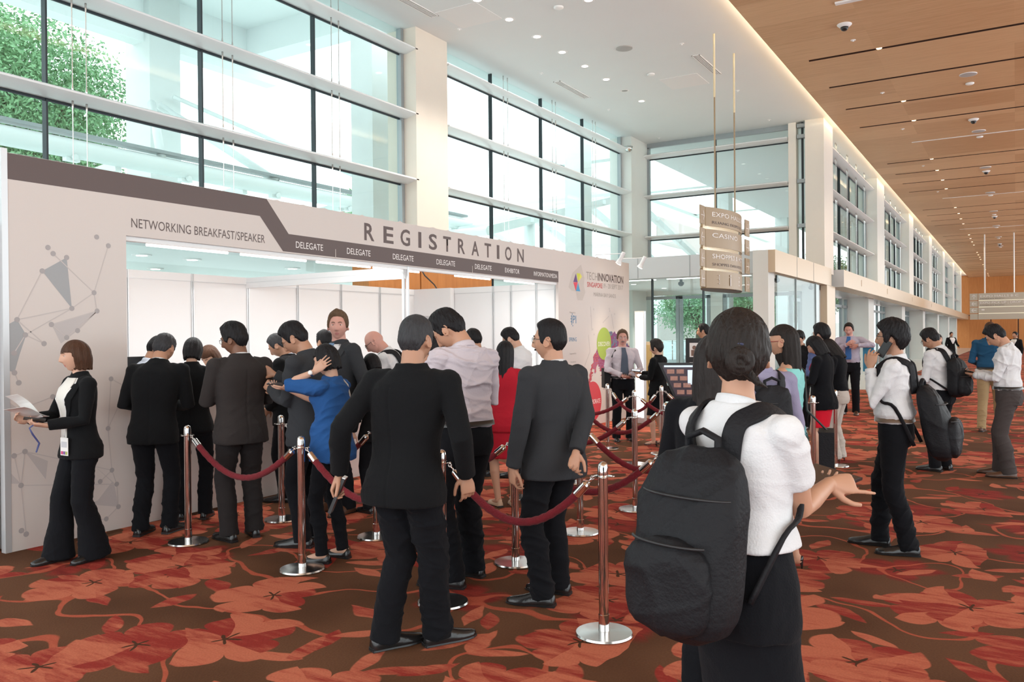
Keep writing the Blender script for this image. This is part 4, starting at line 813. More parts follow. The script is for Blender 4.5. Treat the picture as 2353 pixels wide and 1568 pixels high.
for i, j, s, l in ((0, 2, .27, 'red velvet rope in the front row before the man in the brown suit'), (2, 4, .30, 'red velvet rope passing behind the black suited man'), (4, 6, .30, 'red velvet rope sagging between the walking man and the nearest post'), (1, 3, .28, 'red velvet rope in the second row behind the blue shirt'), (3, 5, .28, 'red velvet rope ending left of the grey suited man'),
                   (5, 10, .28, 'dark red rope rising behind the nearest post to the backpack'), (7, 18, .30, 'red rope hanging right of the grey suited man'), (16, 8, .27, 'red rope ending on the full-base post in the third row'), (19, 9, .26, 'red rope ending on the lower post behind the backpack'), (20, 11, .24, 'red rope running left behind the grey suited man to the event panel'),
                   (12, 13, .30, 'farthest red rope crossing before the smiling man'), (11, (-3.0, 9.5, .848), .22, 'red rope right of the post before the smiling man'), (9, (-1.95, 7.9, .848), .25, 'red rope going behind the backpack woman from the lower post'), (13, (-3.0, 10.5, .848), .26, 'red rope going right from the farthest row'), (17, 14, .0, '')):
    if l: rope(i, j, s, l)
# ================================================================== ENTRANCE FURNITURE
o = empty('light_column', (-5.87, 14.08, 0), 0, 'tall slim white light column behind the smiling man', 'light')
b = MB(); b.box(-.09, -.05, 0, .09, .05, 2.05); b.build('housing', M['alu'], o); b = MB(); b.box(-.075, -.056, .1, .075, -.05, 2.02); b.build('light_face', M['tubel'], o)
o = empty('wooden_cabinet', (-6.14, 15.2, 0), 0, 'narrow yellow wooden cabinet between the older man and the woman in black', 'cabinet'); yw = mat('yellow_plywood', (.50, .38, .16), .6, var=.08)
b = MB(); b.box(-.2, -.2, 0, .2, .2, 1.48); b.build('body', mat('beige_laminate', (.55, .47, .34), .6), o); b = MB(); b.box(-.15, -.215, .3, .12, -.2, 1.42); b.build('door', yw, o); b = MB(); b.tube([(.06, -.225, 1.0), (.04, -.226, .8), (.07, -.226, .6)], .007, 6); b.build('cord', M['cable'], o)
o = empty('photo_panel', (-4.57, 13.5, 0), .0, 'black standing panel with a strip of pictures beside the entrance', 'display panel')
b = MB(); b.box(-.22, -.04, .0, .10, .04, 1.55); b.build('board', M['black'], o); b = MB(); b.box(.10, -.04, 0, .5, .04, 1.55); b.build('side_board', mat('grey_print', (.55, .55, .54), .6, var=.25, vscale=9), o)
for k, z in enumerate((1.35, 1.02, .69)):
    b = MB(); b.box(-.15, -.046, z - .12, .02, -.041, z + .12); p = b.build('picture', M['paper'], o); b = MB(); b.box(-.12, -.05, z - .10, -.01, -.046, z - .0); b.lathe([(.035, -.052), (.035, -.046)], (-.065, 0, z + .04), 14, ax='y'); b.build('printed_figure', mat('picture_brown', (.2, .12, .09), .6), p)
o = empty('touch_kiosk', (-3.85, 10.95, 0), .35, 'tilted black touch screen kiosk behind the backpack woman', 'kiosk')
b = MB(); b.box(-.1, .0, 0, .4, .35, .72); b.build('plinth', M['white'], o, bevel=.01)
b = MB(); b.prism([(-.42, 1.0 + .22), (.5, 1.22), (.46, .72), (-.2, .72)], .0, .05, 'y'); sc_ = b.build('screen_frame', M['black'], o)
b = MB(); b.add([(-.37, -.004, 1.18), (.46, -.004, 1.18), (.43, -.004, .76), (-.18, -.004, .76)], [(0, 3, 2, 1)]); b.build('screen_picture', mat('screen_dark_glow', (.08, .06, .08), .2), sc_)
b = MB(); b.box(-.34, -.012, 1.16, .45, -.006, 1.185); b.box(-.02, -.012, .92, .42, -.006, 1.12); b.build('screen_window', mat('screen_pale', (.55, .65, .75), .3, emit=.6), sc_)
b = MB()
for r in range(4):
    for c in range(2): b.box(-.30 + r * .045 + c * .13, -.012, 1.07 - r * .095, -.20 + r * .045 + c * .13, -.006, 1.13 - r * .095)
b.build('screen_thumbnail', mat('thumb_brown', (.35, .18, .14), .4, var=.5, vscale=30, emit=.2), sc_)
b = MB(); b.box(-5.6, 16.2, 0, -4.6, 17.0, .42); b.box(-5.3, 16.5, .42, -4.6, 17.0, .75); tag(b.build('white_bench', M['white'], bevel=.01), 'low white stepped bench by the glass doors behind the kiosk', 'bench')
# ================================================================== PEOPLE: BUILDER
def V3(*a): return np.array(a, float)
def unit(v): v = np.asarray(v, float); n = np.linalg.norm(v); return v / n if n > 1e-9 else v
def sm(x): x = min(1, max(0, x)); return x * x * (3 - 2 * x)
def rotm(ax, a):
    ax = unit(ax); c, s = math.cos(a), math.sin(a); x, y, z = ax
    return np.array([[c + x * x * (1 - c), x * y * (1 - c) - z * s, x * z * (1 - c) + y * s], [y * x * (1 - c) + z * s, c + y * y * (1 - c), y * z * (1 - c) - x * s], [z * x * (1 - c) - y * s, z * y * (1 - c) + x * s, c + z * z * (1 - c)]])
class Geo:
    def __init__(s): s.v = []; s.f = []
    def loft(s, rings, cap=True):
        n = len(rings[0]); base = len(s.v)
        for r in rings: s.v += [tuple(p) for p in r]
        for i in range(len(rings) - 1):
            for k in range(n):
                k2 = (k + 1) % n; s.f.append((base + i * n + k, base + i * n + k2, base + (i + 1) * n + k2, base + (i + 1) * n + k))
        if cap:
            for i in (0, len(rings) - 1):
                c = np.mean(rings[i], axis=0); s.v.append(tuple(c)); ci = len(s.v) - 1
                for k in range(n):
                    k2 = (k + 1) % n; s.f.append((base + i * n + k2, base + i * n + k, ci) if i == 0 else (base + i * n + k, base + i * n + k2, ci))
    def limb(s, pts, rads, n=16, flat=1.0, nrm=None, round_ends=True):
        """tapering limb through pts; rads are radii; flat scales across nrm"""
        pts = [np.asarray(p, float) for p in pts]; rads = list(rads)
        if round_ends:
            d0 = unit(pts[1] - pts[0]); d1 = unit(pts[-1] - pts[-2])
            a = [(pts[0] - d0 * rads[0] * .85, rads[0] * .5), (pts[0] - d0 * rads[0] * .5, rads[0] * .86)]; z = [(pts[-1] + d1 * rads[-1] * .5, rads[-1] * .86), (pts[-1] + d1 * rads[-1] * .85, rads[-1] * .5)]
            pts = [q[0] for q in a] + pts + [q[0] for q in z]; rads = [q[1] for q in a] + rads + [q[1] for q in z]
        rings = []; pu = None
        for i, p in enumerate(pts):
            t = unit(pts[min(i + 1, len(pts) - 1)] - pts[max(i - 1, 0)])
            if pu is None:
                pu = np.asarray(nrm, float) if nrm is not None else (V3(0, 1, 0) if abs(t[1]) < .9 else V3(1, 0, 0))
            a = unit(np.cross(t, pu)); b = unit(np.cross(a, t)); pu = b
            rings.append([p + a * math.cos(w) * rads[i] + b * math.sin(w) * rads[i] * flat for w in np.linspace(0, 2 * math.pi, n + 1)[:-1]])
        s.loft(rings)
    def ball(s, c, r, n=14, m=9, R=None):
        r = np.broadcast_to(r, 3); rings = []
        for i in range(m):
            ph = -math.pi / 2 + math.pi * (i + .5) / m
            q = [np.array([math.cos(ph) * math.cos(w) * r[0], math.cos(ph) * math.sin(w) * r[1], math.sin(ph) * r[2]]) for w in np.linspace(0, 2 * math.pi, n + 1)[:-1]]
            rings.append([np.asarray(c) + (R @ p if R is not None else p) for p in q])
        s.loft(rings)
    def box(s, c, h, R=np.eye(3)):
        b = len(s.v)
        for z in (-1, 1):
            for y in (-1, 1):
                for x in (-1, 1): s.v.append(tuple(np.asarray(c) + R @ (np.array([x, y, z]) * h)))
        s.f += [tuple(b + i for i in q) for q in [(0, 2, 3, 1), (4, 5, 7, 6), (0, 1, 5, 4), (2, 6, 7, 3), (0, 4, 6, 2), (1, 3, 7, 5)]]
JOBS = []
def job(name, g, mats, parent, voxel, smooth=2, post=None, scale=1.0):
    me = bpy.data.meshes.new(name); me.from_pydata([tuple(c * scale for c in p) for p in g.v], [], g.f)
    o = bpy.data.objects.new(name, me); COL.objects.link(o); o.parent = parent
    r = o.modifiers.new('r', 'REMESH'); r.mode = 'VOXEL'; r.voxel_size = voxel; r.use_smooth_shade = True
    if smooth: k = o.modifiers.new('s', 'SMOOTH'); k.iterations = smooth; k.factor = .5
    JOBS.append((o, mats, post)); return o
def run_jobs():
    dg = bpy.context.evaluated_depsgraph_get()
    for o, mats, post in JOBS:
        me = bpy.data.meshes.new_from_object(o.evaluated_get(dg)); old = o.data; o.modifiers.clear(); me.name = o.name; me.materials.clear()
        for m in (mats if isinstance(mats, (list, tuple)) else [mats]): me.materials.append(m)
        if post: post(me)
        for p in me.polygons: p.use_smooth = True
        o.data = me; bpy.data.meshes.remove(old)
    JOBS.clear()
def plain(name, g, m, parent, scale=1.0, smooth=True, subs=0):
    me = bpy.data.meshes.new(name); me.from_pydata([tuple(c * scale for c in p) for p in g.v], [], g.f); mats = m if isinstance(m, (list, tuple)) else [m]
    for q in mats: me.materials.append(q)
    if smooth:
        for p in me.polygons: p.use_smooth = True
    bm = bmesh.new(); bm.from_mesh(me); bmesh.ops.recalc_face_normals(bm, faces=bm.faces); bm.to_mesh(me); bm.free()
    o = bpy.data.objects.new(name, me); COL.objects.link(o); o.parent = parent
    if subs: k = o.modifiers.new('s', 'SUBSURF'); k.levels = subs; k.render_levels = subs
    return o
def folds(me, amp, seed, freq=18, squash=.45, zlo=None, zhi=None, scale=1.0):
    """cloth folds: mostly sideways creases, stronger near waist, elbows and hems"""
    n = len(me.vertices); co = np.empty(n * 3); me.vertices.foreach_get('co', co); co = co.reshape(-1, 3); no = np.empty(n * 3); me.vertices.foreach_get('normal', no); no = no.reshape(-1, 3)
    r = np.random.default_rng(seed); d = np.zeros(n)
    w = co + .035 * np.sin(co[:, [1, 2, 0]] * 9 + r.uniform(0, 6, 3)) + .02 * np.sin(co[:, [2, 0, 1]] * 23 + r.uniform(0, 6, 3))
    for k in range(7):
        f = unit(r.normal(size=3) * np.array([squash, squash, 1])) * freq * r.uniform(.6, 1.9); s = np.sin(w @ f * 1.0 + r.uniform(0, 6)); d += (1 - np.abs(s)) ** 2.6 * r.uniform(.5, 1.1) - .12
    env = .5 + .5 * np.sin(w @ (unit(r.normal(size=3)) * 7) + r.uniform(0, 6)); d = np.maximum(d / 1.9 * (.25 + 1.1 * env), -.22)
    co += no * (d * amp)[:, None]; me.vertices.foreach_set('co', co.ravel())
def seam(me):
    n = len(me.vertices); co = np.empty(n * 3); me.vertices.foreach_get('co', co); co = co.reshape(-1, 3)
    m = (co[:, 1] < 0) & (co[:, 2] < 1.36); co[:, 1] += np.where(m, .005 * np.exp(-(co[:, 0] / .006) ** 2), 0); me.vertices.foreach_set('co', co.ravel())
MALE = [(.76, .165, .105, .115, 0), (.84, .168, .11, .125, 0), (.92, .165, .11, .125, 0), (1.0, .155, .11, .105, 0), (1.08, .150, .11, .095, 0), (1.18, .156, .115, .10, 0), (1.28, .168, .118, .108, 0), (1.34, .170, .108, .106, 0), (1.375, .158, .092, .098, -.004), (1.405, .128, .076, .086, -.008), (1.435, .092, .060, .070, -.008), (1.465, .066, .056, .056, -.004)]
FEM = [(.76, .158, .10, .115, 0), (.84, .165, .10, .13, 0), (.92, .158, .10, .12, 0), (1.0, .135, .098, .095, 0), (1.08, .122, .092, .082, 0), (1.18, .135, .10, .085, 0), (1.26, .146, .128, .09, 0), (1.33, .148, .098, .09, 0), (1.37, .138, .080, .084, -.005), (1.405, .108, .064, .074, -.008), (1.435, .078, .052, .062, -.008), (1.465, .054, .048, .05, -.004)]
def skin_mat(tone):
    T = {'light': (.56, .33, .235), 'tan': (.44, .235, .15), 'brown': (.20, .095, .058), 'pink': (.58, .30, .24), 'warm': (.50, .27, .175)}[tone]
    m = mat('skin_' + tone, T, .5, var=.06, vscale=14, spec=.35); b = m.node_tree.nodes['Principled BSDF']; b.inputs['Subsurface Weight'].default_value = .08; b.inputs['Subsurface Radius'].default_value = (.02, .008, .004); return m
def lip_mat(tone): return mat('lips_' + tone, {'light': (.46, .16, .14), 'tan': (.34, .13, .10), 'brown': (.15, .06, .05), 'pink': (.48, .19, .17), 'warm': (.40, .15, .12)}[tone], .4)
HAIRC = dict(black=(.012, .011, .012), soft=(.022, .018, .017), brown=(.07, .032, .018), grey=(.16, .16, .165), salt=(.04, .04, .043), dark=(.020, .015, .013), mid=(.11, .065, .038))
def hair_mat(c):
    return mat('hair_' + c, HAIRC[c], .5, var=.4, vscale=26, bump=.8, bscale=60, stretch=(2.2, 2.2, .35), spec=.16)
class Person:
    def __init__(s, px, gy, H=1.70, h=0, fem=False, e_=None, lean=0, twist=0, head=(0, 0, 0), feet=None, la=None, ra=None, vox=1.0, girth=1.0, label='', lod=1, skin='tan', hunch=0, knee=0, sway=0):
        s.lod = lod
        g = survey(px, gy); s.loc = g; s.H = H; s.k = H / 1.733; s.fem = fem; s.girth = girth; s.skin = skin; s.vox = vox
        ray = math.atan2(-g.x, g.y)                      # viewing bearing to the person
        s.rz = ray - math.radians(h); s.root = empty('person', g, s.rz, label, 'person')
        s.lean = math.radians(lean); s.tw = math.radians(twist); s.hunch = math.radians(hunch); s.sway = sway; s.crouch = knee
        s.tab = FEM if fem else MALE; s._spine(); s.hd = head; s.shw = (.165 if fem else .188) * (.5 + .5 * girth)
        s.feet = feet or ((-.105, 0, 8), (.105, 0, 8)); s._legs(); s._head(); s.arms = {}
        s.arm('L', **(la or {})); s.arm('R', **(ra or {}))
        s.parts = {}
    def _spine(s):
        s.sp = []; p = V3(0, 0, .76 - s.crouch); z = .76
        while z <= 1.56:
            a = s.lean * sm((z - .92) / .3) + s.hunch * sm((z - 1.22) / .22); yw = -s.tw * sm((z - .95) / .4)
            R = rotm(V3(0, 0, 1), yw) @ rotm(V3(1, 0, 0), -a)
            s.sp.append((z, p.copy(), R)); p = p + R @ V3(s.sway * .02 * sm((z - .8) / .3), 0, .01); z += .01
    def fr(s, z):
        i = min(len(s.sp) - 1, max(0, int(round((z - .76) / .01)))); return s.sp[i][1], s.sp[i][2]
    def prof(s, z):
        T = s.tab
        z = min(T[-1][0], max(T[0][0], z))
        for a, b in zip(T, T[1:]):
            if z <= b[0]: t = (z - a[0]) / (b[0] - a[0]); q = [a[i] + (b[i] - a[i]) * t for i in range(5)]; break
        g = s.girth; return q[1] * (.6 + .4 * g), q[2] * g, q[3] * (.5 + .5 * g), q[4]
    def ts(s, z, phi, off=0.0, grow=None):
        """point on the torso at height z; phi 0 front, + towards the right side (degrees)"""
        rx, rf, rb, cy = s.prof(z); o = off + (grow(z) if grow else 0); a = math.radians(phi); x = math.sin(a); y = math.cos(a)
        e = .82; sx = math.copysign(abs(x) ** e, x); sy = math.copysign(abs(y) ** e, y)
        c, R = s.fr(z); return c + R @ V3((rx + o) * sx, cy + ((rf if y > 0 else rb) + o) * sy, 0)
    def torso(s, g, z0, z1, grow, n=32, step=.03):
        zs = list(np.arange(z0, z1 - .001, step)) + [z1]; g.loft([[s.ts(z, w, 0, grow) for w in np.linspace(0, 360, n + 1)[:-1]] for z in zs])
    def _legs(s):
        s.leg = []; base = V3(0, 0, -s.crouch)
        for i, (x, y, yaw) in enumerate(s.feet):
            hipp = V3((-.088 if i == 0 else .088), 0, .88) + base; yw = math.radians(yaw) * (1 if i == 0 else -1)
            lift = 0
            if len(s.feet[i]) > 3 if False else False: lift = 0
            ank = V3(x, y, .085); d = ank - hipp; L = np.linalg.norm(d); u, l = .41, .40
            if L > .808: L = .808; 
            cs = (u * u + L * L - l * l) / (2 * u * L); cs = max(-1, min(1, cs)); hN = u * math.sqrt(max(0, 1 - cs * cs)); dd = unit(d)
            f = V3(-math.sin(yw) * 1, math.cos(yw), 0); f = unit(f - dd * (f @ dd)); kn = hipp + dd * u * cs + f * hN
            s.leg.append((hipp, kn, ank, yw))
    def _head(s):
        c, R = s.fr(1.47); yaw, pit, rol = [math.radians(q) for q in s.hd]; s.neck0, s.neckR = c, R
        # head orientation: spine yaw and half of lean, plus its own turn
        base = rotm(V3(0, 0, 1), -s.tw) @ rotm(V3(1, 0, 0), -.0)
        s.hR = base @ rotm(V3(0, 0, 1), -yaw) @ rotm(V3(1, 0, 0), -pit) @ rotm(V3(0, 1, 0), rol)
        up = unit(R[:, 2] * .6 + s.hR[:, 2] * .4); s.hc = c + up * .034 + s.hR @ V3(0, .022, .083)
    def arm(s, side, w=None, e=None, palm=None, fd=None, curl=.35, spread=.0, thumb=.5, sh=(0, 0, 0), rel=False):
        sg = -1 if side == 'L' else 1; c, R = s.fr(1.40); S = c + R @ (V3(sg * s.shw, -.004, -.030) + V3(*sh)); u, l = (.275, .25) if s.fem else (.29, .265)
        if w is None: w = (sg * .27, .04, .83)
        w = V3(*w); e = V3(*(e or (sg * .35, -.6, -.4)))
        d = w - S; L = np.linalg.norm(d)
        if L > (u + l) * .995: w = S + d / L * (u + l) * .995; d = w - S; L = np.linalg.norm(d)
        cs = max(-1, min(1, (u * u + L * L - l * l) / (2 * u * L))); dd = unit(d); hN = u * math.sqrt(max(0, 1 - cs * cs)); f = unit(e - dd * (e @ dd)); E = S + dd * u * cs + f * hN
        s.arms[side] = dict(S=S, E=E, W=w, palm=palm, fd=fd, curl=curl, spread=spread, thumb=thumb, sg=sg)
    def hand(s, g, a):
        sg = a['sg']; W_ = a['W']; fa = unit(W_ - a['E']); d = unit(V3(*a['fd'])) if a['fd'] is not None else fa
        n = V3(*a['palm']) if a['palm'] is not None else V3(-sg, .2, 0); n = unit(n - d * (n @ d)); x = np.cross(d, n)      # across the palm
        # thumb side: for a right hand, palm facing n and fingers along d, the thumb is on d x n * +1 for left
        ts_ = np.cross(n, d) * (1 if sg > 0 else -1)
        k = .92 if s.fem else 1.0
        P = lambda u, v, w_: W_ + (d * u + ts_ * v + n * w_) * k
        rings = []
        for u, hw, ht in ((-.01, .024, .020), (.015, .028, .019), (.045, .039, .0165), (.075, .041, .015), (.092, .039, .012)):
            rings.append([P(u, hw * math.cos(t), ht * math.sin(t)) for t in np.linspace(0, 2 * math.pi, 15)[:-1]])
        g.loft(rings); c = a['curl']; sp = a['spread']
        for i, (v, L, r, dc) in enumerate(((.030, .072, .0088, -.12), (.010, .080, .0090, 0), (-.010, .074, .0086, .08), (-.029, .058, .0078, .14))):
            cc = (a['curl'][i] if isinstance(c, (list, tuple)) else max(0, c + dc * min(1, c * 2))); p = P(.086, v, 0); ang = 0; seg = [L * .45, L * .32, L * .27]; pts = [P(.07, v * .93, 0), p]; rr = [r * 1.0, r]
            dirv = unit(d + ts_ * (v * (2.0 + 9 * sp)))
            for j, sl in enumerate(seg):
                ang += (1.15, 1.45, .9)[j] * cc; p = p + (dirv * math.cos(ang) + n * math.sin(ang)) * sl * k; pts.append(p); rr.append(r * (1 - .1 * (j + 1)))
            g.limb(pts, [q * k for q in rr], 9)
        t = a['thumb']; p0 = P(.012, .022, .006); p1 = P(.042, .046 + .008 * t, .014 + .012 * (1 - t)); p2 = p1 + (d * .028 + ts_ * .018 * t + n * .014 * (1 - t)) * k; p3 = p2 + (d * .026 + ts_ * .004 + n * .010 * (1 - t)) * k
        g.limb([p0, p1, p2, p3], [.0145 * k, .0115 * k, .0098 * k, .0085 * k], 10)
        a['pc'] = P(.07, 0, .02); a['d'] = d; a['n'] = n; a['x'] = ts_; a['tip'] = P(.14, 0, .01)
    HS = (.076, .097, .122)
    def hsurf(s, th, ph):
        """head surface in head space; th 0 = face, ph latitude"""
        x = math.sin(th) * math.cos(ph); y = math.cos(th) * math.cos(ph); z = math.sin(ph); X = .0765 * x; Y = .096 * y; Z = (.112 if z > 0 else .118) * z
        t = max(0, -Z / .118)
        X *= 1 - .30 * t ** 1.7
        if y < 0: Y *= 1 - .45 * sm(t * 1.25); X *= 1 - .15 * sm(t * 1.2)
        if y > 0: Y *= 1 - .06 * sm(t * 1.4); Y *= .96 if Z > .04 else 1
        if y < 0: Y *= 1.0 + .05 * sm(z)
        if y > 0:
            G = lambda a, b, c_, d_: math.exp(-((abs(X) - a) / b) ** 2 - ((Z - c_) / d_) ** 2)
            Y += -.010 * G(.031, .016, .006, .011) + .0045 * G(.028, .022, .027, .008) + .003 * G(.042, .015, -.03, .02)
            nz = 0
            if -.052 < Z < .02: q = (.02 - Z) / .056; nz = (.006 + .022 * q ** 1.3) if q < 1 else (.028 * (1 - (q - 1) / .285))
            Y += max(0, nz) * math.exp(-(X / (.0085 + .008 * max(0, min(1, (.005 - Z) / .045)))) ** 2)
            Y += .0065 * G(0, .022, -.063, .0075) + .0062 * G(0, .020, -.077, .006) - .004 * G(0, .024, -.0695, .0028) + .009 * G(0, .022, -.104, .014) - .003 * G(0, .02, -.09, .006)
        return V3(X, Y, Z)
    def H2(s, p): return s.hc + s.hR @ np.asarray(p)
    def build_body(s, near=True, arms=False, legs=False, ears=True):
        g = Geo(); k = s.k; s.torso(g, .86, 1.44, lambda z: -.03 + .02 * sm((z - 1.36) / .06), 24, .04)
        c, R = s.fr(1.42); nr = (.047 if s.fem else .057); hu = s.hR
        g.limb([c + R @ V3(0, -.005, -.02), s.neck0 + R @ V3(0, -.004, .01), s.H2((0, -.022, -.07)), s.H2((0, -.018, -.03))], [nr * 1.25, nr * 1.02, nr, nr * .9], 20)
        nT, nP = (96, 64) if near else (56, 40)
        rings = []
        for i in range(nP):
            ph = -math.pi / 2 + math.pi * (i + .5) / nP; rings.append([s.H2(s.hsurf(-(w + .55 * math.sin(w) * -1 * .5), ph)) for w in np.linspace(-math.pi, math.pi, nT + 1)[:-1]])
        g.loft(rings)
        for sg in ((-1, 1) if ears else ()):      # ears
            c0 = V3(sg * .077, -.008, -.008); n = 14; pts = [s.H2(c0 + V3(sg * (.004 + .010 * (math.sin(t) * -.3 + .35)), .019 * math.cos(t) - .006 * math.sin(t), .030 * math.sin(t))) for t in np.linspace(-2.6, 2.9, n)]
            g.limb(pts, [.0048] * n, 8); g.ball(s.H2(c0 + V3(sg * -.001, .0, 0)), V3(.007, .016, .026), 10, 7, s.hR); g.ball(s.H2(c0 + V3(sg * .002, .006, -.027)), V3(.005, .008, .009), 8, 6, s.hR)
        for side, a in s.arms.items():
            f = (.86 if s.fem else 1.0); fu = f if arms else f * .72; m1 = a['S'] * .45 + a['E'] * .55; m2 = a['E'] * .65 + a['W'] * .35
            g.limb([a['S'], m1, a['E'], m2, a['W']], [.050 * fu, .046 * fu, .038 * fu, .038 * fu, .0255 * (f + fu) / 2], 16); s.hand(g, a)
        for (hp, kn, an, yw) in s.leg:
            f = (.95 if s.fem else 1) * (1 if legs else .7); g.limb([hp + V3(0, 0, 0), hp * .5 + kn * .5, kn, kn * .7 + an * .3 + V3(0, -.018, 0), kn * .35 + an * .65 + V3(0, -.010, 0), an], [.082 * f, .070 * f, .052 * f, .053 * f, .040 * f, .034 * f], 18)
            fx = V3(-math.sin(yw), math.cos(yw), 0)
            g.limb([an + V3(0, 0, -.02) - fx * .02, an + fx * .06 + V3(0, 0, -.04), an + fx * .13 + V3(0, 0, -.058)], [.034, .030, .022], 12)
        lo = lip_mat(s.skin); hc, hR = s.hc * k, s.hR
        def post(me, hc=hc, hR=hR, k=k):
            n = len(me.polygons); c_ = np.empty(n * 3); me.polygons.foreach_get('center', c_); c_ = (c_.reshape(-1, 3) - hc) @ hR / k
            m = (np.abs(c_[:, 0]) < .024) & (c_[:, 1] > .07) & (np.abs(c_[:, 2] + .0705) < .0115 * (1 - (np.abs(c_[:, 0]) / .026) ** 2)); me.polygons.foreach_set('material_index', m.astype(int))
        v = {0: .0042, 1: .0055, 2: .008, 3: .013}[s.lod]
        s.body = job('body', g, [skin_mat(s.skin), lo], s.root, v, 2 if s.lod < 3 else 1, post, k)
    def face(s, brow='dark', eyes=True, look=0, closed=False):
        k = s.k; g = Geo(); gi = Geo(); gb = Geo(); oz = .0043 if not closed else .0018
        for sg in (-1, 1):
            p = s.hsurf(math.atan2(sg * .031 / .0765, .91), .05); c = V3(sg * .031, p[1] - .0015, .005)
            g.ball(s.H2(c), V3(.0135, .0055, oz), 14, 9, s.hR)
            if not closed: gi.ball(s.H2(c + V3(look * .004, .0032, 0)), V3(.0058, .0035, oz * .98), 12, 8, s.hR)
            q = [s.H2(V3(sg * x, s.hsurf(math.atan2(sg * x / .0765, .9), z / .12)[1] + .0015 + dy, z)) for x, z, dy in ((.014, .0245, 0), (.024, .029, 0), (.034, .0295, -.0005), (.045, .0255, -.002))]
            gb.limb(q, [.0022, .0032, .003, .0015], 8)
        if eyes:
            e = plain('eyes', g, mat('eye_white', (.72, .70, .68), .25), s.root, k)
            if not closed: plain('irises', gi, mat('eye_dark', (.012, .008, .006), .15), e, k)
        plain('eyebrows', gb, hair_mat(brow), s.root, k)
    def glasses(s, col=(.02, .02, .022), rim=.0016, full=True, name='glasses'):
        g = Geo(); k = s.k; gl = Geo()
        for sg in (-1, 1):
            c = V3(sg * .032, .098, .003); pts = [s.H2(c + V3(.0225 * math.copysign(abs(math.cos(t)) ** .7, math.cos(t)), -.004 * abs(math.cos(t)), .0155 * math.copysign(abs(math.sin(t)) ** .7, math.sin(t)))) for t in np.linspace(0, 2 * math.pi, 25)]
            g.limb(pts, [rim] * 25, 6, round_ends=False); g.limb([s.H2((sg * .054, .094, .010)), s.H2((sg * .074, .078, .010)), s.H2((sg * .083, .0, .008)), s.H2((sg * .080, -.018, -.008))], [rim] * 4, 6)
            b = len(gl.v); gl.v += [tuple(p) for p in pts[:-1]]; gl.f.append(tuple(range(b, b + 24)))
        g.limb([s.H2((-.011, .099, .008)), s.H2((0, .104, .010)), s.H2((.011, .099, .008))], [rim] * 3, 6)
        o = plain(name, g, mat('spectacle_frame_%02d' % int(col[0] * 100), col, .3, .3), s.root, k); plain('lens', gl, M['glassc'], o, k, smooth=False)
    def hair(s, style='short', c='black', top=.022, side=.011, back=.014, length=.12, front=.073, seed=0, rough=.0042, part=0, width=.088, side_z=-.018, op=1.28):
        k = s.k; g = Geo(); r = random.Random(seed); nT, nP = (110, 64) if s.lod < 2 else (64, 40); fr_ = [r.uniform(0, 6) for _ in range(8)]
        def line_short(th):
            a = abs(math.degrees(th))
            K = [(0, front), (35, front - .004), (52, front - .018), (62, .018), (70, side_z), (84, side_z - .006), (92, .012), (108, -.012), (122, -.045), (150, -.074), (180, -.078)]
            for p, q in zip(K, K[1:]):
                if a <= q[0]: t = (a - p[0]) / (q[0] - p[0]); return p[1] + (q[1] - p[1]) * t
            return K[-1][1]
        rings = []
        if style in ('short', 'bald', 'tied'):
            for i in range(nP):
                ph = -math.pi * .40 + math.pi * .90 * (i + .5) / nP; ring = []
                for w in np.linspace(-math.pi, math.pi, nT + 1)[:-1]:
                    th = -(w - .275 * math.sin(w) * 0); p = s.hsurf(th, ph); zl = line_short(th)
                    if style == 'bald': zl = min(zl, 9) if abs(th) > 1.5 else 9
                    if style == 'tied': zl -= .01
                    d = max(-1, min(1, (p[2] - zl) / .010 + .25 * math.sin(th * 31 + fr_[3]) * (1 if style == 'short' else 0)))
                    if style == 'bald' and p[2] > .035: d = -1
                    up = sm((p[2] - .02) / .07); a = abs(th); t = side + (top - side) * up + (back - side) * sm((a - 1.9) / .8) * (1 - up)
                    t += rough * (math.sin(th * 19 + p[2] * 60 + fr_[0]) * math.sin(p[2] * 90 + th * 7 + fr_[1]) + .6 * math.sin(th * 43 + p[1] * 120 + fr_[2]))
                    if style == 'short' and part: t += part * .012 * math.exp(-((th - part * .6) / .5) ** 2) * up
                    n = unit(p * V3(1, .8, .8)); ring.append(s.H2(p + n * (t * d if d > 0 else .012 * d)))
                rings.append(ring)
            g.loft(rings)
            if style == 'tied':
                for q, rr in (((0, -.128, -.022), V3(.040, .034, .038)),): g.ball(s.H2(q), rr, 18, 12, s.hR)
                g.limb([s.H2((.030 * math.cos(t), -.140 - .012 * math.sin(t * .5), -.022 + .030 * math.sin(t))) for t in np.linspace(0, 6.2, 16)], [.013] * 16, 10)
                g.limb([s.H2((.018 * math.cos(t), -.158, -.022 + .018 * math.sin(t))) for t in np.linspace(0, 5, 10)], [.010] * 10, 8)
                g.limb([s.H2((.02, -.10, -.05)), s.H2((.05, -.11, -.085)), s.H2((.078, -.085, -.098))], [.016, .010, .003], 8)
        else:      # bob / long: dome with a curtain; open at the face
            fz = front; L = length
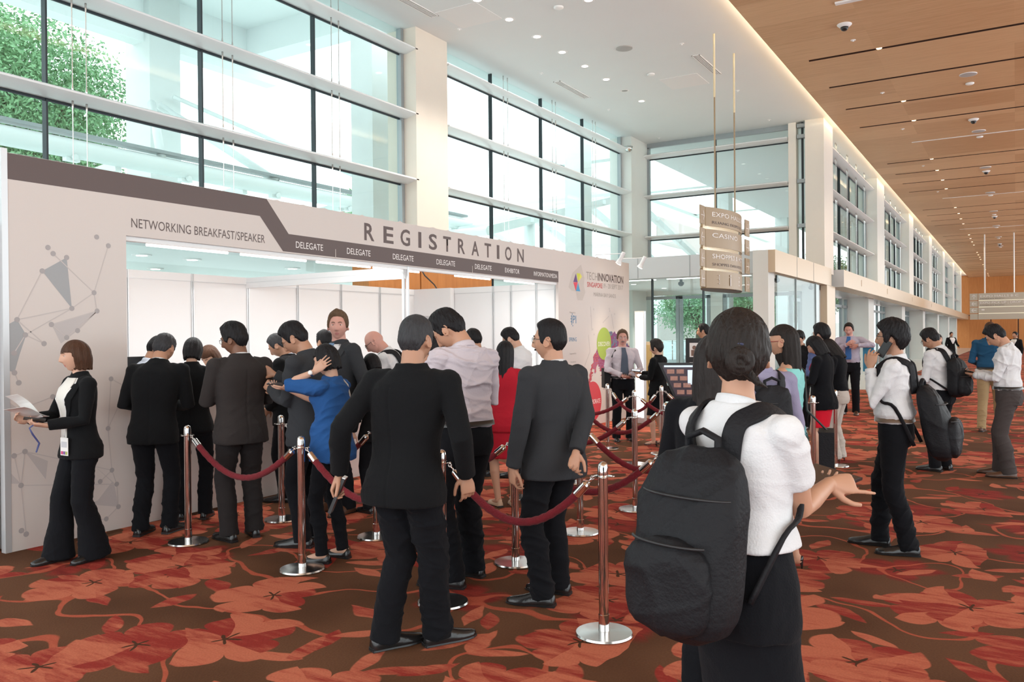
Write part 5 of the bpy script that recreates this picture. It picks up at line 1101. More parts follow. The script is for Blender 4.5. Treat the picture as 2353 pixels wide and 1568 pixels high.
            for i in range(nP + 24):
                ring = []
                for w in np.linspace(-math.pi, math.pi, nT + 1)[:-1]:
                    th = -w; a = abs(th); zb = -L if a > 1.15 else -L * (.97 if style == 'bob' else .9)
                    zb += .008 * math.sin(th * 13 + fr_[0]) + .004 * math.sin(th * 37 + fr_[1])
                    v = i / (nP + 23)
                    wv = 1 + .025 * math.sin(th * 15 + fr_[2]) + .014 * math.sin(th * 37 + fr_[3])
                    if v < .45: ph = math.pi / 2 * (1 - v / .45 * .97 - .02); bx, by, bz = width * math.cos(ph) * math.sin(th), (.103 if math.cos(th) > 0 else .112) * math.cos(ph) * math.cos(th), .118 * math.sin(ph) + .012; 
                    else:
                        u = (v - .45) / .55; bz = .012 + (zb - .012) * u; taper = 1 - (.16 if style == 'bob' else .10) * sm(u * 1.1) + .05 * math.sin(u * 3.1); drop = max(0, -bz - .11)
                        bx = width * taper * math.sin(th); by = ((.103 if math.cos(th) > 0 else .112) * taper) * math.cos(th) - (0.02 if style == 'bob' else 0) * u + 0
                        if style == 'long' and math.cos(th) > 0: by *= max(.1, 1 - drop * 6)
                    bx *= wv; by *= wv
                    fo = op if bz < .0 else op - .12
                    if a < fo and bz < fz - .01 * math.sin(a * 2) * 0: inn = .62 if a < fo - .12 else .9; bx *= inn; by *= inn
                    elif a < .9 and bz >= fz: by += .002 * math.sin(th * 60)
                    ring.append(s.H2((bx, by - .004, bz)))
                rings.append(ring)
            g.loft(rings)
        v = {0: .0042, 1: .0055, 2: .008, 3: .013}[s.lod]
        s.hairo = job('hair', g, hair_mat(c), s.root, v, 1, None, k)
        if style == 'tied':
            b = Geo(); b.limb([s.H2((.030 * math.cos(t), -.112 + .012 * abs(math.cos(t)), -.0 + .028 * math.sin(t))) for t in np.linspace(.3, 2.8, 14)], [.005] * 14, 8); plain('hair_band', b, mat('navy_hair_band', (.02, .025, .07), .4), s.hairo, k)
    # ---------------------------------------------------------------- clothes
    def vx(s, kx=1.0): return {0: .0065, 1: .0085, 2: .012, 3: .018}[s.lod] * kx
    def sleeve(s, g, a, r0, r1, r2, upto=1.0, flare=0):
        S, E, W_ = a['S'], a['E'], a['W']; f = .88 if s.fem else 1
        c, R = s.fr(1.40); inn = c + R @ V3(a['sg'] * s.shw * .55, -.004, -.022); g.ball(S, r0 * f * .97)
        if upto >= 1: e = W_ - unit(W_ - E) * .012; g.limb([inn, S, S * .5 + E * .5, E, E * .5 + e * .5, e], [r0 * .93 * f, r0 * f, r1 * 1.06 * f, r1 * f, (r1 + r2) * .5 * f, r2 * f], 18, round_ends=False)
        else: e = S + (E - S) * upto; g.limb([inn, S, S * .5 + e * .5, e], [r0 * .9 * f, r0 * f, (r0 + r1) / 2 * f, r1 * f], 18, round_ends=False)
    def jacket(s, m, hem=.76, name='jacket', flare=.018, seed=1, fold=.0075, open_=False, cuffs=True):
        g = Geo(); w = .012
        grow = lambda z: .020 * (1 - .55 * sm((z - 1.34) / .07)) + flare * sm((.98 - z) / .2) + ((.010 if not s.fem else .004) * sm((z - 1.0) / .2) * (1 - sm((z - 1.33) / .06)))
        s.torso(g, hem, 1.445, grow); [s.sleeve(g, a, .072, .056, .047) for a in s.arms.values()]
        c, R = s.fr(1.44); g.loft([[c + R @ V3((.094 if not s.fem else .076) * math.sin(t) * q, -.012 + (.078 if not s.fem else .064) * math.cos(t) * q, dz) for t in np.linspace(0, 2 * math.pi, 25)[:-1]] for q, dz in ((1.2, -.03), (1.0, .0), (.86, .022), (.84, .028))])
        s.topname = 'jacket'; k = s.k; s.top = job(name, g, m, s.root, s.vx(), 3, lambda me: (folds(me, fold * 1.3 * k, seed, 13), seam(me)), k); s.topgrow = grow
        return s.top
    def collar(s, m, h=.035, parent=None, name='shirt_collar', r=1.0, tilt=.016):
        g = Geo(); c, R = s.fr(1.434); n = 40; h = h * .85; q = (.078 if not s.fem else .064) * r; base = 0
        out = []; inn = []
        for dz, rr in ((-.006, 1.06), (h * .6, .97), (h, .90)):
            out.append([c + R @ V3(q * rr * math.sin(t), -.010 + q * .94 * rr * math.cos(t), dz - tilt * math.cos(t)) for t in np.linspace(.0, 2 * math.pi, n + 1)[:-1]])
        for dz, rr in ((h, .86), (h * .6, .92), (-.006, 1.0)): inn.append([c + R @ V3(q * rr * math.sin(t), -.010 + q * .94 * rr * math.cos(t), dz - tilt * math.cos(t)) for t in np.linspace(0, 2 * math.pi, n + 1)[:-1]])
        rings = out + inn + [out[0]]; g.loft(rings, cap=False); return plain(name, g, m, parent or s.root, s.k)
    def panel(s, name, m, pts, parent, off=.004, th=.004, nz=12, grow=None):
        """thin cloth piece lying on the torso: pts = [(z, phi_left, phi_right)...] from low to high"""
        g = Geo(); grow = grow or s.topgrow; A = []; B = []
        zz = np.linspace(pts[0][0], pts[-1][0], nz)
        for z in zz:
            for a, b in zip(pts, pts[1:]):
                if z <= b[0] + 1e-9: t = (z - a[0]) / (b[0] - a[0]); l, r_ = a[1] + (b[1] - a[1]) * t, a[2] + (b[2] - a[2]) * t; break
            A.append([s.ts(z, l + (r_ - l) * q, off + th, grow) for q in np.linspace(0, 1, 8)]); B.append([s.ts(z, l + (r_ - l) * q, off - .012, grow) for q in np.linspace(0, 1, 8)])
        rings = [a + b[::-1] for a, b in zip(A, B)]; g.loft(rings); return plain(name, g, m, parent, s.k)
    def shirt(s, m, name='shirt', z0=.965, sl='long', seed=2, fold=.009, loose=.018, tuck=True, mats=None, cuffs=True, neck=True, low=1.462):
        g = Geo(); grow = lambda z: .012 * (1 - .3 * sm((z - 1.36) / .06)) + loose * sm((1.16 - z) / .12) * (1 - .8 * sm((1.02 - z) / .05) if tuck else 1) + .008 * sm((z - 1.1) / .2) * (1 - sm((z - 1.33) / .06))
        s.torso(g, z0, low - .01, grow)
        for a in s.arms.values():
            if sl == 'long': s.sleeve(g, a, .068, .050, .038)
            elif sl == 'short': s.sleeve(g, a, .062, .062, .06, .64)
            elif sl == 'cap': s.sleeve(g, a, .060, .05, .05, .12)
            elif sl == 'roll': s.sleeve(g, a, .068, .056, .05, .98)
        k = s.k; s.top = job(name, g, m, s.root, s.vx(), 3, lambda me: folds(me, fold * 1.5 * k, seed, 17, .6), k); s.topgrow = grow
        if neck: s.collar(m, parent=s.top)
        if sl == 'long' and cuffs:
            for a in s.arms.values():
                d = unit(a['W'] - a['E']); c = Geo(); f = .88 if s.fem else 1; c.limb([a['W'] - d * .055, a['W'] - d * .012], [.040 * f, .040 * f], 18, round_ends=False); plain('cuff', c, m, s.top, k)
        return s.top
    def trousers(s, m, hem=.062, knee=.070, thigh=.098, waist=1.02, name='trousers', seed=3, fold=.009, flare=0, brk=.05):
        g = Geo(); waist = .95 if getattr(s, 'topname', '') == 'jacket' else waist; s.torso(g, .785, waist, lambda z: .012 - .012 * (1 - sm((z - .78) / .06))); fm = .94 if s.fem else 1
        for (hp, kn, an, yw) in s.leg:
            e = an + V3(0, 0, -brk + .01); g.limb([hp + V3(0, 0, .05), hp + V3(0, -.005, -.03), hp * .6 + kn * .4, kn, kn * .55 + an * .45 + V3(0, -.012, 0), kn * .2 + an * .8, e], [thigh * .95 * fm, thigh * fm, thigh * .90 * fm, knee * fm, knee * .98 * fm + flare * .3, hem * 1.02 * fm + flare * .7, hem * 1.08 * fm + flare], 22, round_ends=False)
        g.ball(s.leg[0][0] * .5 + s.leg[1][0] * .5 + V3(0, -.0, -.02), V3(.10, .09, .09)); k = s.k
        def post(me):
            folds(me, fold * k, seed, 19, .5)
        s.bot = job(name, g, m, s.root, s.vx(), 2, post, k); return s.bot
    def belt(s, m=None, z=.985, parent=None):
        g = Geo(); rings = []
        for dz, o in ((-.018, .031), (.018, .031), (.018, .006), (-.018, .006), (-.018, .031)): rings.append([s.ts(z + dz, w, o) for w in np.linspace(0, 360, 41)[:-1]])
        g.loft(rings, cap=False); b = plain('belt', g, m or mat('black_leather', (.02, .018, .017), .35), s.bot if parent is None else parent, s.k)
        g = Geo(); g.box(s.ts(z, 0, .033), (.022, .004, .019), s.fr(z)[1]); plain('buckle', g, M['brushed'], b, s.k, smooth=False)
    def skirt(s, m, hem=.52, top=1.0, name='skirt', flare=.0, seed=4, fold=.005, tight=False):
        g = Geo(); rings = []
        kx = (s.leg[0][1] + s.leg[1][1]) / 2
        for z in list(np.arange(hem, .80, .04)) + [.80]:
            t = (.88 - z) / .40; c = (1 - min(1, t)) * V3(0, 0, 0) + min(1, t) * V3(kx[0], kx[1] - .02, 0); w = .172 + flare * t - (.03 if tight else .0) * t
            rings.append([V3(c[0] + w * math.sin(a), c[1] + (w * .72) * math.cos(a), z - s.crouch) for a in np.linspace(0, 2 * math.pi, 33)[:-1]])
        g.loft(rings); s.torso(g, .78, top, lambda z: .014); k = s.k; s.bot = job(name, g, m, s.root, s.vx(), 3, lambda me: folds(me, fold * k, seed, 14, 1.4), k); return s.bot
    def shoes(s, m=None, kind='oxford', sole=None):
        m = m or mat('black_shoe_leather', (.014, .013, .013), .22, bump=.1)
        for (hp, kn, an, yw) in s.leg:
            g = Geo(); f = V3(-math.sin(yw), math.cos(yw), 0); x = V3(math.cos(yw), math.sin(yw), 0); b = V3(an[0], an[1], 0); L = .9 if s.fem else 1; lift = max(0, an[2] - .085)
            if kind in ('oxford', 'flat'):
                st = [(-.072, .028, .055), (-.05, .034, .072), (-.01, .036, .088 if kind == 'oxford' else .05), (.05, .040, .072 if kind == 'oxford' else .042), (.11, .047, .052 if kind == 'oxford' else .036), (.16, .045, .040), (.20, .034, .032), (.225, .016, .022)]
                g.loft([[b + f * y * L + x * w * L * math.cos(t) + V3(0, 0, .012 + (h if math.sin(t) > 0 else .012) * math.sin(t)) for t in np.linspace(0, 2 * math.pi, 21)[:-1]] for y, w, h in st]); o = plain('shoe', g, m, s.root, s.k)
                g = Geo(); g.loft([[b + f * y * L + x * (w + .003) * L * math.cos(t) + V3(0, 0, .004 + .008 * (1 if math.sin(t) > 0 else 0)) for t in np.linspace(0, 2 * math.pi, 21)[:-1]] for y, w, h in [(-.078, .02, 0)] + [(q[0], q[1], 0) for q in st] + [(.232, .01, 0)]])
                hb = Geo(); g.box(b - f * .045 * L + V3(0, 0, .009), (.030 * L, .030 * L, .009), np.column_stack([x, f, V3(0, 0, 1)])); plain('sole', g, sole or M['black'], o, s.k, smooth=False)
                if kind == 'oxford' and s.lod < 2:
                    g = Geo()
                    for q in range(4): y = .035 + q * .016; g.limb([b + f * y - x * .016 + V3(0, 0, .080 - q * .006), b + f * (y + .004) + V3(0, 0, .089 - q * .007), b + f * y + x * .016 + V3(0, 0, .080 - q * .006)], [.0022] * 3, 6)
                    plain('laces', g, mat('shoe_lace', (.02, .02, .02), .7), o, s.k)
            else:   # heels
                st = [(-.06, .026, .10, .05), (-.03, .032, .10, .05), (.02, .034, .062, .035), (.07, .040, .042, .016), (.12, .040, .040, .010), (.165, .030, .032, .010), (.19, .010, .02, .010)]
                g.loft([[b + f * y * L + x * w * L * math.cos(t) + V3(0, 0, max(.004, z0 + .01 + (h - z0 if math.sin(t) > 0 else .008) * math.sin(t) * .6)) for t in np.linspace(0, 2 * math.pi, 21)[:-1]] for y, w, h, z0 in st])
                g.limb([b - f * .045 * L + V3(0, 0, .055), b - f * .05 * L + V3(0, 0, .02), b - f * .05 * L + V3(0, 0, .003)], [.014, .008, .006], 10); plain('shoe', g, m, s.root, s.k)
    # ---------------------------------------------------------------- loose things
    def W(s, p):
        """body space to world"""
        q = np.asarray(p, float) * s.k; c, n = math.cos(s.rz), math.sin(s.rz); return Vector((s.loc.x + q[0] * c - q[1] * n, s.loc.y + q[0] * n + q[1] * c, q[2]))
    def held(s, name, label, cat, group=None): return empty(name, s.loc, s.rz, label, cat, group)
    def phone(s, side, label, glow=False, up=None, size=(.036, .072), off=.0, col=None, name='mobile_phone', pad=0):
        a = s.arms[side]; d, n, x = a['d'], a['n'], a['x']; c = a['pc'] + n * (.004 + off) + d * .02; R = np.column_stack([x, d, n])
        if up is not None: R = R @ rotm(V3(0, 0, 1), up)
        o = s.held(name, label, 'tablet' if size[0] > .08 else 'phone'); g = Geo(); g.box(c + n * .005, (size[0], size[1], .0045), R); b = plain('case', g, col or M['black'], o, s.k, smooth=False)
        g = Geo(); g.box(c + n * .0102, (size[0] - .004, size[1] - .008, .0006), R); plain('screen', g, mat('phone_screen_glow', (.6, .72, .85), .2, emit=.8) if glow else mat('phone_screen_dark', (.02, .022, .026), .08), b, s.k, smooth=False); return o
    def watch(s, side, m=None):
        a = s.arms[side]; d = unit(a['W'] - a['E']); g = Geo(); c = a['W'] - d * .03; f = .88 if s.fem else 1; g.limb([c - d * .008, c + d * .008], [.031 * f, .031 * f], 18, round_ends=False); w = plain('wrist_watch', g, m or M['brushed'], s.root, s.k)
        n = -a['n']; g = Geo(); R = np.column_stack([unit(np.cross(d, n)), d, n]); g.limb([c + n * .028, c + n * .038], [.017, .017], 18, round_ends=False); plain('watch_face', g, M['paper'], w, s.k)
    def backpack(s, label, m=None, z0=.86, z1=1.36, w=.16, depth=.17, sag=.0, tilt=0, one=False, grow=None, name='backpack', straps=True, detail=True, yaw=0):
        m = m or mat('black_nylon', (.011, .011, .013), .6, bump=.3, bscale=90, spec=.18); o = s.held(name, label, 'backpack'); k = s.k
        zm = (z0 + z1) / 2; c, R = s.fr(min(1.3, zm + .1)); R = R @ rotm(V3(0, 0, 1), math.radians(yaw)); rb = s.prof(1.25)[2] + .035; c = s.fr(1.25)[0] - R[:, 2] * (1.25 - zm); hh = (z1 - z0) / 2
        g = Geo(); rings = []
        for q in np.linspace(-1, 1, 15):
            e = (1 - abs(q) ** 4.5) ** .35 if abs(q) < 1 else .0; e = max(e, .35); dd = depth * (1 - .28 * sm((q + .2) / 1.2)) * (.8 + .2 * e)
            rings.append([c + R @ V3(w * e * math.copysign(abs(math.cos(t)) ** .6, math.cos(t)), -rb - dd * .5 - sag * (1 - q) * .5 + dd * .5 * e * math.copysign(abs(math.sin(t)) ** .6, math.sin(t)), q * hh) for t in np.linspace(0, 2 * math.pi, 29)[:-1]])
        g.loft(rings); job('main_compartment', g, m, o, s.vx(), 3, lambda me: folds(me, .012 * k, 5, 13, .6), k)
        g = Geo(); rings = []
        for q in np.linspace(-1, 1, 11):
            e = max(.35, (1 - abs(q) ** 4) ** .4); rings.append([c + R @ V3(w * .82 * e * math.copysign(abs(math.cos(t)) ** .6, math.cos(t)), -rb - depth * .98 - sag * .6 + .05 * e * math.copysign(abs(math.sin(t)) ** .6, math.sin(t)), -hh * .38 + q * hh * .50) for t in np.linspace(0, 2 * math.pi, 25)[:-1]])
        g.loft(rings); job('front_pocket', g, m, o, s.vx(), 3, lambda me: folds(me, .008 * k, 6, 14, .6), k)
        gz = Geo()
        for zz, ww in ((-hh * .38 + hh * .46, .78), (hh * .52, .95)):
            gz.limb([c + R @ V3(w * ww * math.sin(t), -rb - depth * (.93 if zz < hh * .4 else .45) - sag * .5 - (.055 if zz < hh * .4 else depth * .36) * math.cos(t), zz + .0) for t in np.linspace(-1.2, 1.2, 15)], [.004] * 15, 6)
        plain('zip', gz, mat('zip_black', (.016, .016, .018), .5), o, k)
        hp = [c + R @ V3(x, -rb - depth * .22 - sag * .1, hh * .92 + z) for x, z in ((-.05, 0), (-.05, .045), (0, .065), (.05, .045), (.05, 0))]; g = Geo(); g.limb(hp, [.010] * 5, 8, flat=1.6); plain('top_handle', g, m, o, k)
        if straps:
            gr = grow or s.topgrow
            for sg in ((1,) if one == 'R' else (-1,) if one == 'L' else (-1, 1)):
                P = []
                P.append(c + R @ V3(sg * .06, -rb - .01, hh * .78))
                for (z, ph) in ((1.36, 157), (1.405, 145), (1.425, 118), (1.43, 92), (1.41, 62), (1.36, 42), (1.28, 37), (1.20, 44), (1.12, 66), (1.08, 96)): P.append(s.ts(z, sg * ph, .017, gr))
                P.append(c + R @ V3(sg * w * .8, -rb - .02, -hh * .6)); P = [np.asarray(p) for p in P]
                # smooth and build a flat strap
                Q = [P[0]]
                for i in range(len(P) - 1):
                    p0 = P[max(0, i - 1)]; p1 = P[i]; p2 = P[i + 1]; p3 = P[min(len(P) - 1, i + 2)]
                    for t in (.25, .5, .75, 1.0): Q.append(.5 * ((2 * p1) + (p2 - p0) * t + (2 * p0 - 5 * p1 + 4 * p2 - p3) * t * t + (3 * p1 - p0 - 3 * p2 + p3) * t ** 3))
                g = Geo(); rings = []; cen = s.fr(1.25)[0]
                for i, p in enumerate(Q):
                    t = unit(Q[min(i + 1, len(Q) - 1)] - Q[max(i - 1, 0)]); cc = s.fr(1.30)[0]; nn = unit(p - cc); nn = unit(nn - t * (nn @ t)); sd = np.cross(t, nn); hw = .030 if i < len(Q) * .68 else .013
                    rings.append([p + sd * hw * math.copysign(abs(math.cos(a)) ** .4, math.cos(a)) + nn * .007 * math.copysign(abs(math.sin(a)) ** .4, math.sin(a)) for a in np.linspace(0, 2 * math.pi, 13)[:-1]])
                g.loft(rings); plain('shoulder_strap', g, m, o, k)
        return o
# ================================================================== PEOPLE: CAST
def cloth(n, c, rough=.9, sheen=.03, **k): return mat(n, c, rough, sheen=sheen, bump=.25, bscale=160, var=.06, vscale=5, spec=.12, **k)
BLK = cloth('black_wool', (.0075, .008, .009)); BLK2 = cloth('black_cotton', (.0065, .007, .009)); CHA = cloth('charcoal_wool', (.036, .038, .042)); BRN = cloth('dark_brown_wool', (.034, .029, .028)); GRY = cloth('grey_wool', (.055, .058, .066))
WHT = cloth('white_cotton', (.66, .66, .67), sheen=.1); LIL = cloth('pale_lilac_cotton', (.56, .50, .54), sheen=.1); BLU = cloth('royal_blue_cotton', (.022, .085, .25)); NVY = cloth('navy_cotton', (.02, .03, .06)); KHA = cloth('khaki_cotton', (.34, .24, .13)); BEI = cloth('beige_cotton', (.55, .49, .44))
LAV = cloth('lavender_cotton', (.42, .38, .46)); PUR = cloth('striped_purple_cotton', (.27, .25, .36)); DEN = cloth('dark_teal_blue_cotton', (.018, .075, .15)); GTR = cloth('dark_grey_trouser', (.060, .050, .048)); RED = cloth('red_dress_cloth', (.42, .016, .030)); REDS = cloth('bright_red_skirt', (.62, .012, .03)); SBL = cloth('slate_blue_cotton', (.12, .16, .32)); TEA = cloth('turquoise_cotton', (.22, .56, .54)); NUDE = mat('nude_shoe', (.45, .30, .20), .5); BRS = mat('brown_shoe_leather', (.09, .04, .022), .3); TIE = cloth('grey_tie', (.10, .12, .16)); BTIE = cloth('pale_blue_tie', (.16, .26, .40)); SCA = cloth('brown_scarf', (.25, .15, .10), )
def stripe_mat():
    m = mat('blue_striped_cotton', (.60, .66, .74), .8); N = NT(m); b = m.node_tree.nodes['Principled BSDF']; tc = N.n('ShaderNodeTexCoord'); sp = N.n('ShaderNodeSeparateXYZ'); N.set(sp.inputs[0], tc.outputs['Object'])
    w = N.math('GREATER_THAN', N.math('SINE', N.math('MULTIPLY', N.math('ADD', sp.outputs[0], sp.outputs[1]), 420.0)), .4); N.set(b.inputs['Base Color'], N.mix(w, (.68, .70, .74), (.38, .48, .66))); return m
def floral_mat():
    m = mat('floral_print', (.3, .5, .5), .8); N = NT(m); b = m.node_tree.nodes['Principled BSDF']; tc = N.n('ShaderNodeTexCoord'); sp = N.n('ShaderNodeSeparateXYZ'); N.set(sp.inputs[0], tc.outputs['Object'])
    v = N.n('ShaderNodeTexVoronoi', feature='F1'); v.inputs['Scale'].default_value = 24; N.set(v.inputs[0], tc.outputs['Object']); e = N.n('ShaderNodeTexVoronoi', feature='DISTANCE_TO_EDGE'); e.inputs['Scale'].default_value = 24; N.set(e.inputs[0], tc.outputs['Object'])
    c = N.mix(N.ramp(v.outputs['Distance'], .1, .45), (.80, .86, .86), (.16, .46, .54)); c = N.mix(N.ramp(e.outputs['Distance'], .12, .03), c, (.012, .03, .06)); t = N.ramp(sp.outputs[2], .92, 1.0); N.set(b.inputs['Base Color'], N.mix(t, c, (.22, .56, .54))); return m
ARMF = dict(la=dict(w=(-.11, .29, 1.08), palm=(.3, 0, 1)), ra=dict(w=(.11, .29, 1.08), palm=(-.3, 0, 1)))
# ---- 1 woman with papers at the left
p = Person(186, 1286, 1.625, -112, fem=True, lod=0, skin='light', head=(12, 2, 0), feet=((-.085, -.07, 15), (.085, .13, -5)), girth=.95, label='woman with brown bob in black suit holding papers before the left booth panel',
           la=dict(w=(-.09, .27, 1.075), e=(-.5, -.8, -.5), palm=(.3, 0, 1), fd=(.3, .9, .15), curl=.4), ra=dict(w=(.10, .33, 1.11), e=(.6, -.7, -.5), palm=(-.8, 0, .5), fd=(-.1, .9, .3), curl=.5))
p.build_body(ears=False); p.face('brown'); p.hair('bob', 'brown', length=.105, front=.030, width=.084); p.jacket(BLK, hem=.80, flare=.014)
t = p.panel('shirt', cloth('cream_blouse', (.74, .71, .66)), [(.93, -13, 11), (1.15, -15, 13), (1.36, -30, 27), (1.415, -40, 36)], p.top, off=.003); p.collar(WHT, .026, t, r=.96)
p.panel('lapel', BLK, [(1.12, -27, -13), (1.36, -62, -32), (1.42, -75, -52)], p.top, off=.006, th=.005); p.panel('lapel', BLK, [(1.12, 12, 26), (1.36, 30, 60), (1.42, 52, 74)], p.top, off=.006, th=.005)
p.trousers(BLK2, hem=.082, knee=.082, thigh=.098, flare=.035, brk=.065); p.shoes(kind='oxford')
ln = p.panel('lanyard', mat('white_lanyard', (.72, .70, .68), .6), [(.97, -9, -5), (1.30, -27, -22), (1.42, -52, -46)], p.top, off=.010, th=.002); p.panel('lanyard', mat('white_lanyard', (.72, .70, .68), .6), [(.97, -2, 2), (1.30, 16, 21), (1.42, 42, 48)], p.top, off=.010, th=.002)
g = Geo(); c, R = p.fr(.90); c = p.ts(.90, -14, .045); Rb = R @ rotm(V3(0, 0, 1), math.radians(10)); g.box(c, (.048, .0015, .068), Rb); bd = plain('badge', g, M['paper'], ln, p.k, smooth=False)
g = Geo(); g.box(c + Rb @ V3(0, .002, .016), (.036, .0006, .022), Rb); plain('badge_print', g, mat('badge_grey', (.55, .55, .58), .6), bd, p.k, smooth=False)
for i, cc in enumerate(((.35, .42, .10), (.18, .08, .28), (.55, .03, .15))): g = Geo(); g.box(c + Rb @ V3(-.028 + .028 * i, .002, -.048), (.012, .0008, .012), Rb); plain('badge_dot', g, mat('badge_dot_%d' % i, cc, .6), bd, p.k, smooth=False)
a = p.arms['R']; o = p.held('paper_sheets', 'white sheets fanned out in the hands of the bob-haired woman', 'papers')
for i, (dx, tl, zz) in enumerate(((0, .2, 0), (.04, .75, .05))):
    g = Geo(); c = a['pc'] + V3(-.06 + dx, -.02, .03 + zz); R = rotm(V3(0, 1, 0), .25) @ rotm(V3(1, 0, 0), tl) @ rotm(V3(0, 0, 1), .5 - i * .3); n = 8; rr = []
    g.loft([[c + R @ V3(x * .088, y * .125, .012 * math.sin(y * 2.2 + i) + h) for x, h in ((-1, 0), (1, 0), (1, .0015), (-1, .0015))] for y in np.linspace(-1, 1, n)]); plain('sheet', g, M['paper'], o, p.k, smooth=False)
p.phone('L', 'black phone in the left hand of the bob-haired woman', off=.012)
g = Geo(); c = p.arms['L']['pc']; g.limb([c + V3(0, 0, .0), c + V3(.01, .05, -.04), c + V3(.0, .03, -.09), c + V3(.02, -.02, -.16), c + V3(.02, .0, -.22)], [.008, .010, .012, .011, .009], 8, flat=.35); o = p.held('spare_lanyard', 'blue lanyard dangling from the hands of the bob-haired woman', 'lanyard'); plain('ribbon', g, mat('blue_ribbon', (.04, .05, .16), .6), o, p.k)
# ---- men and women at the counter
p = Person(355, 1229, 1.70, 14, sway=.04, lod=1, skin='tan', head=(18, 28, 0), hunch=10, lean=6, feet=((-.11, 0, -12), (.11, .05, 22)), label='grey-haired man in black suit, back turned, left end of the counter', la=dict(w=(-.13, .27, 1.06), e=(-.6, -.7, -.8)), ra=dict(w=(.13, .27, 1.06), e=(.6, -.7, -.8)))
p.build_body(); p.hair('short', 'salt', top=.024, side=.010, seed=1); p.jacket(BLK, hem=.77, seed=11); p.collar(WHT, .034, p.top, r=.93); p.trousers(BLK2, seed=12); p.shoes()
p = Person(444, 1193, 1.655, 12, fem=True, lod=1, skin='light', head=(0, 22, 0), hunch=6, label='woman with straight black bob and black suit, back turned, at the counter', **ARMF)
p.build_body(near=False, ears=False); p.hair('bob', 'black', length=.10, front=.03); p.jacket(BLK, hem=.82, seed=13); p.trousers(BLK2, hem=.066, seed=14); p.shoes(); p.held('x', None, None) if False else None
p = Person(347, 1182, 1.68, 50, lod=2, skin='tan', head=(0, 30, 0), hunch=10, label='man in blue striped shirt half hidden behind the grey-haired man', la=dict(w=(-.28, .25, 1.15)), ra=dict(w=(.1, .3, 1.1)))
p.build_body(near=False); p.hair('short', 'black'); p.shirt(stripe_mat(), seed=15); p.trousers(BLK2); p.shoes()
p = Person(497, 1146, 1.60, -140, fem=True, lod=2, skin='light', head=(0, 40, 0), label='dark brown haired woman, only hair showing left of the man in brown', **ARMF)
p.build_body(near=False, ears=False); p.face('dark', closed=True); p.hair('long', 'brown', length=.2, front=.04); p.jacket(BLK, hem=.85); p.trousers(BLK2); p.shoes()
p = Person(556, 1240, 1.755, -22, lod=1, skin='brown', head=(-42, 14, 0), girth=1.12, hunch=5, label='man with glasses and dark brown suit, back turned, behind the left rope', la=dict(w=(-.10, .30, 1.10), e=(-.7, -.7, -.8)), ra=dict(w=(.10, .28, 1.10), e=(.7, -.7, -.8)), feet=((-.10, 0, 10), (.12, .04, 10)))
p.build_body(); p.face('black'); p.glasses(); p.hair('short', 'black', top=.036, side=.018, back=.022, seed=4, rough=.005); p.jacket(BRN, hem=.77, seed=21); p.collar(WHT, .034, p.top, r=.93); p.trousers(cloth('dark_brown_trouser', (.022, .019, .019)), hem=.068, knee=.076, seed=22); p.shoes()
p = Person(668, 1150, 1.71, -62, lod=2, skin='tan', head=(-8, 36, 0), hunch=14, label='grey-haired man in black suit looking down, between the brown suit and the bowed man', la=dict(w=(-.12, .17, .93)), ra=dict(w=(.1, .35, 1.15)))
p.build_body(near=False); p.face('salt', closed=True); p.hair('short', 'salt', seed=5); p.jacket(BLK, seed=23); p.collar(mat('pale_blue_collar', (.55, .60, .70), .7), .03, p.top, r=.96); p.trousers(BLK2); p.shoes()
bp = p.backpack('black backpack of the grey-haired man looking down', w=.14, depth=.10)
p = Person(714, 1251, 1.78, -58, lod=1, skin='tan', head=(-14, 34, 0), hunch=14, label='bowed man with glasses in grey suit just behind the woman in blue', la=dict(w=(-.05, .30, 1.18)), ra=dict(w=(.13, .40, 1.28), palm=(-1, 0, .3), curl=.25))
p.build_body(); p.face('black', closed=True); p.glasses(rim=.001); p.hair('short', 'black', top=.034, side=.010, front=.070, seed=6); p.jacket(CHA, seed=24); p.collar(WHT, .032, p.top, r=.95); p.trousers(BLK2); p.shoes()
p = Person(765, 1289, 1.585, -58, fem=True, lod=0, skin='light', head=(0, 14, 0), label='woman in bright blue blouse with one hand on her head', feet=((-.09, .04, 5), (.10, -.03, 10)),
           la=dict(w=(-.155, .045, 1.495), e=(-.3, 1, -.15), palm=(.85, .2, -.1), fd=(.30, -.62, .62), curl=.12, spread=.35, thumb=.2), ra=dict(w=(.03, .43, 1.35), e=(.5, -.2, -.8), palm=(-.2, 0, 1), fd=(-.2, .9, .1), curl=.4))
p.build_body(arms=True, ears=False); p.hair('bob', 'black', length=.085, front=.04, width=.088); p.shirt(BLU, z0=.80, tuck=False, sl='roll', loose=.03, seed=31, fold=.012, neck=False); p.trousers(BLK2, hem=.05, knee=.062, thigh=.09, seed=32, brk=.03); p.shoes(kind='flat'); p.watch('L')
p.phone('R', 'phone held up by the woman in the blue blouse'); bg = p.held('shoulder_bag_strap', 'beige bag strap over the back of the blue blouse', 'bag strap')
g = Geo(); P = [p.ts(z, ph, .008, p.topgrow) for z, ph in ((1.425, 120), (1.38, 132), (1.30, 140), (1.2, 128), (1.1, 110))]; g.limb(P, [.006] * 5, 8); plain('strap', g, BEI, bg, p.k)
p = Person(782, 1176, 1.875, -128, lod=1, skin='pink', head=(-44, 0, 0), label='tall brown-haired man in dark suit and blue tie looking at the camera', la=dict(w=(-.26, .10, .88)), ra=dict(w=(.12, .30, 1.10)))
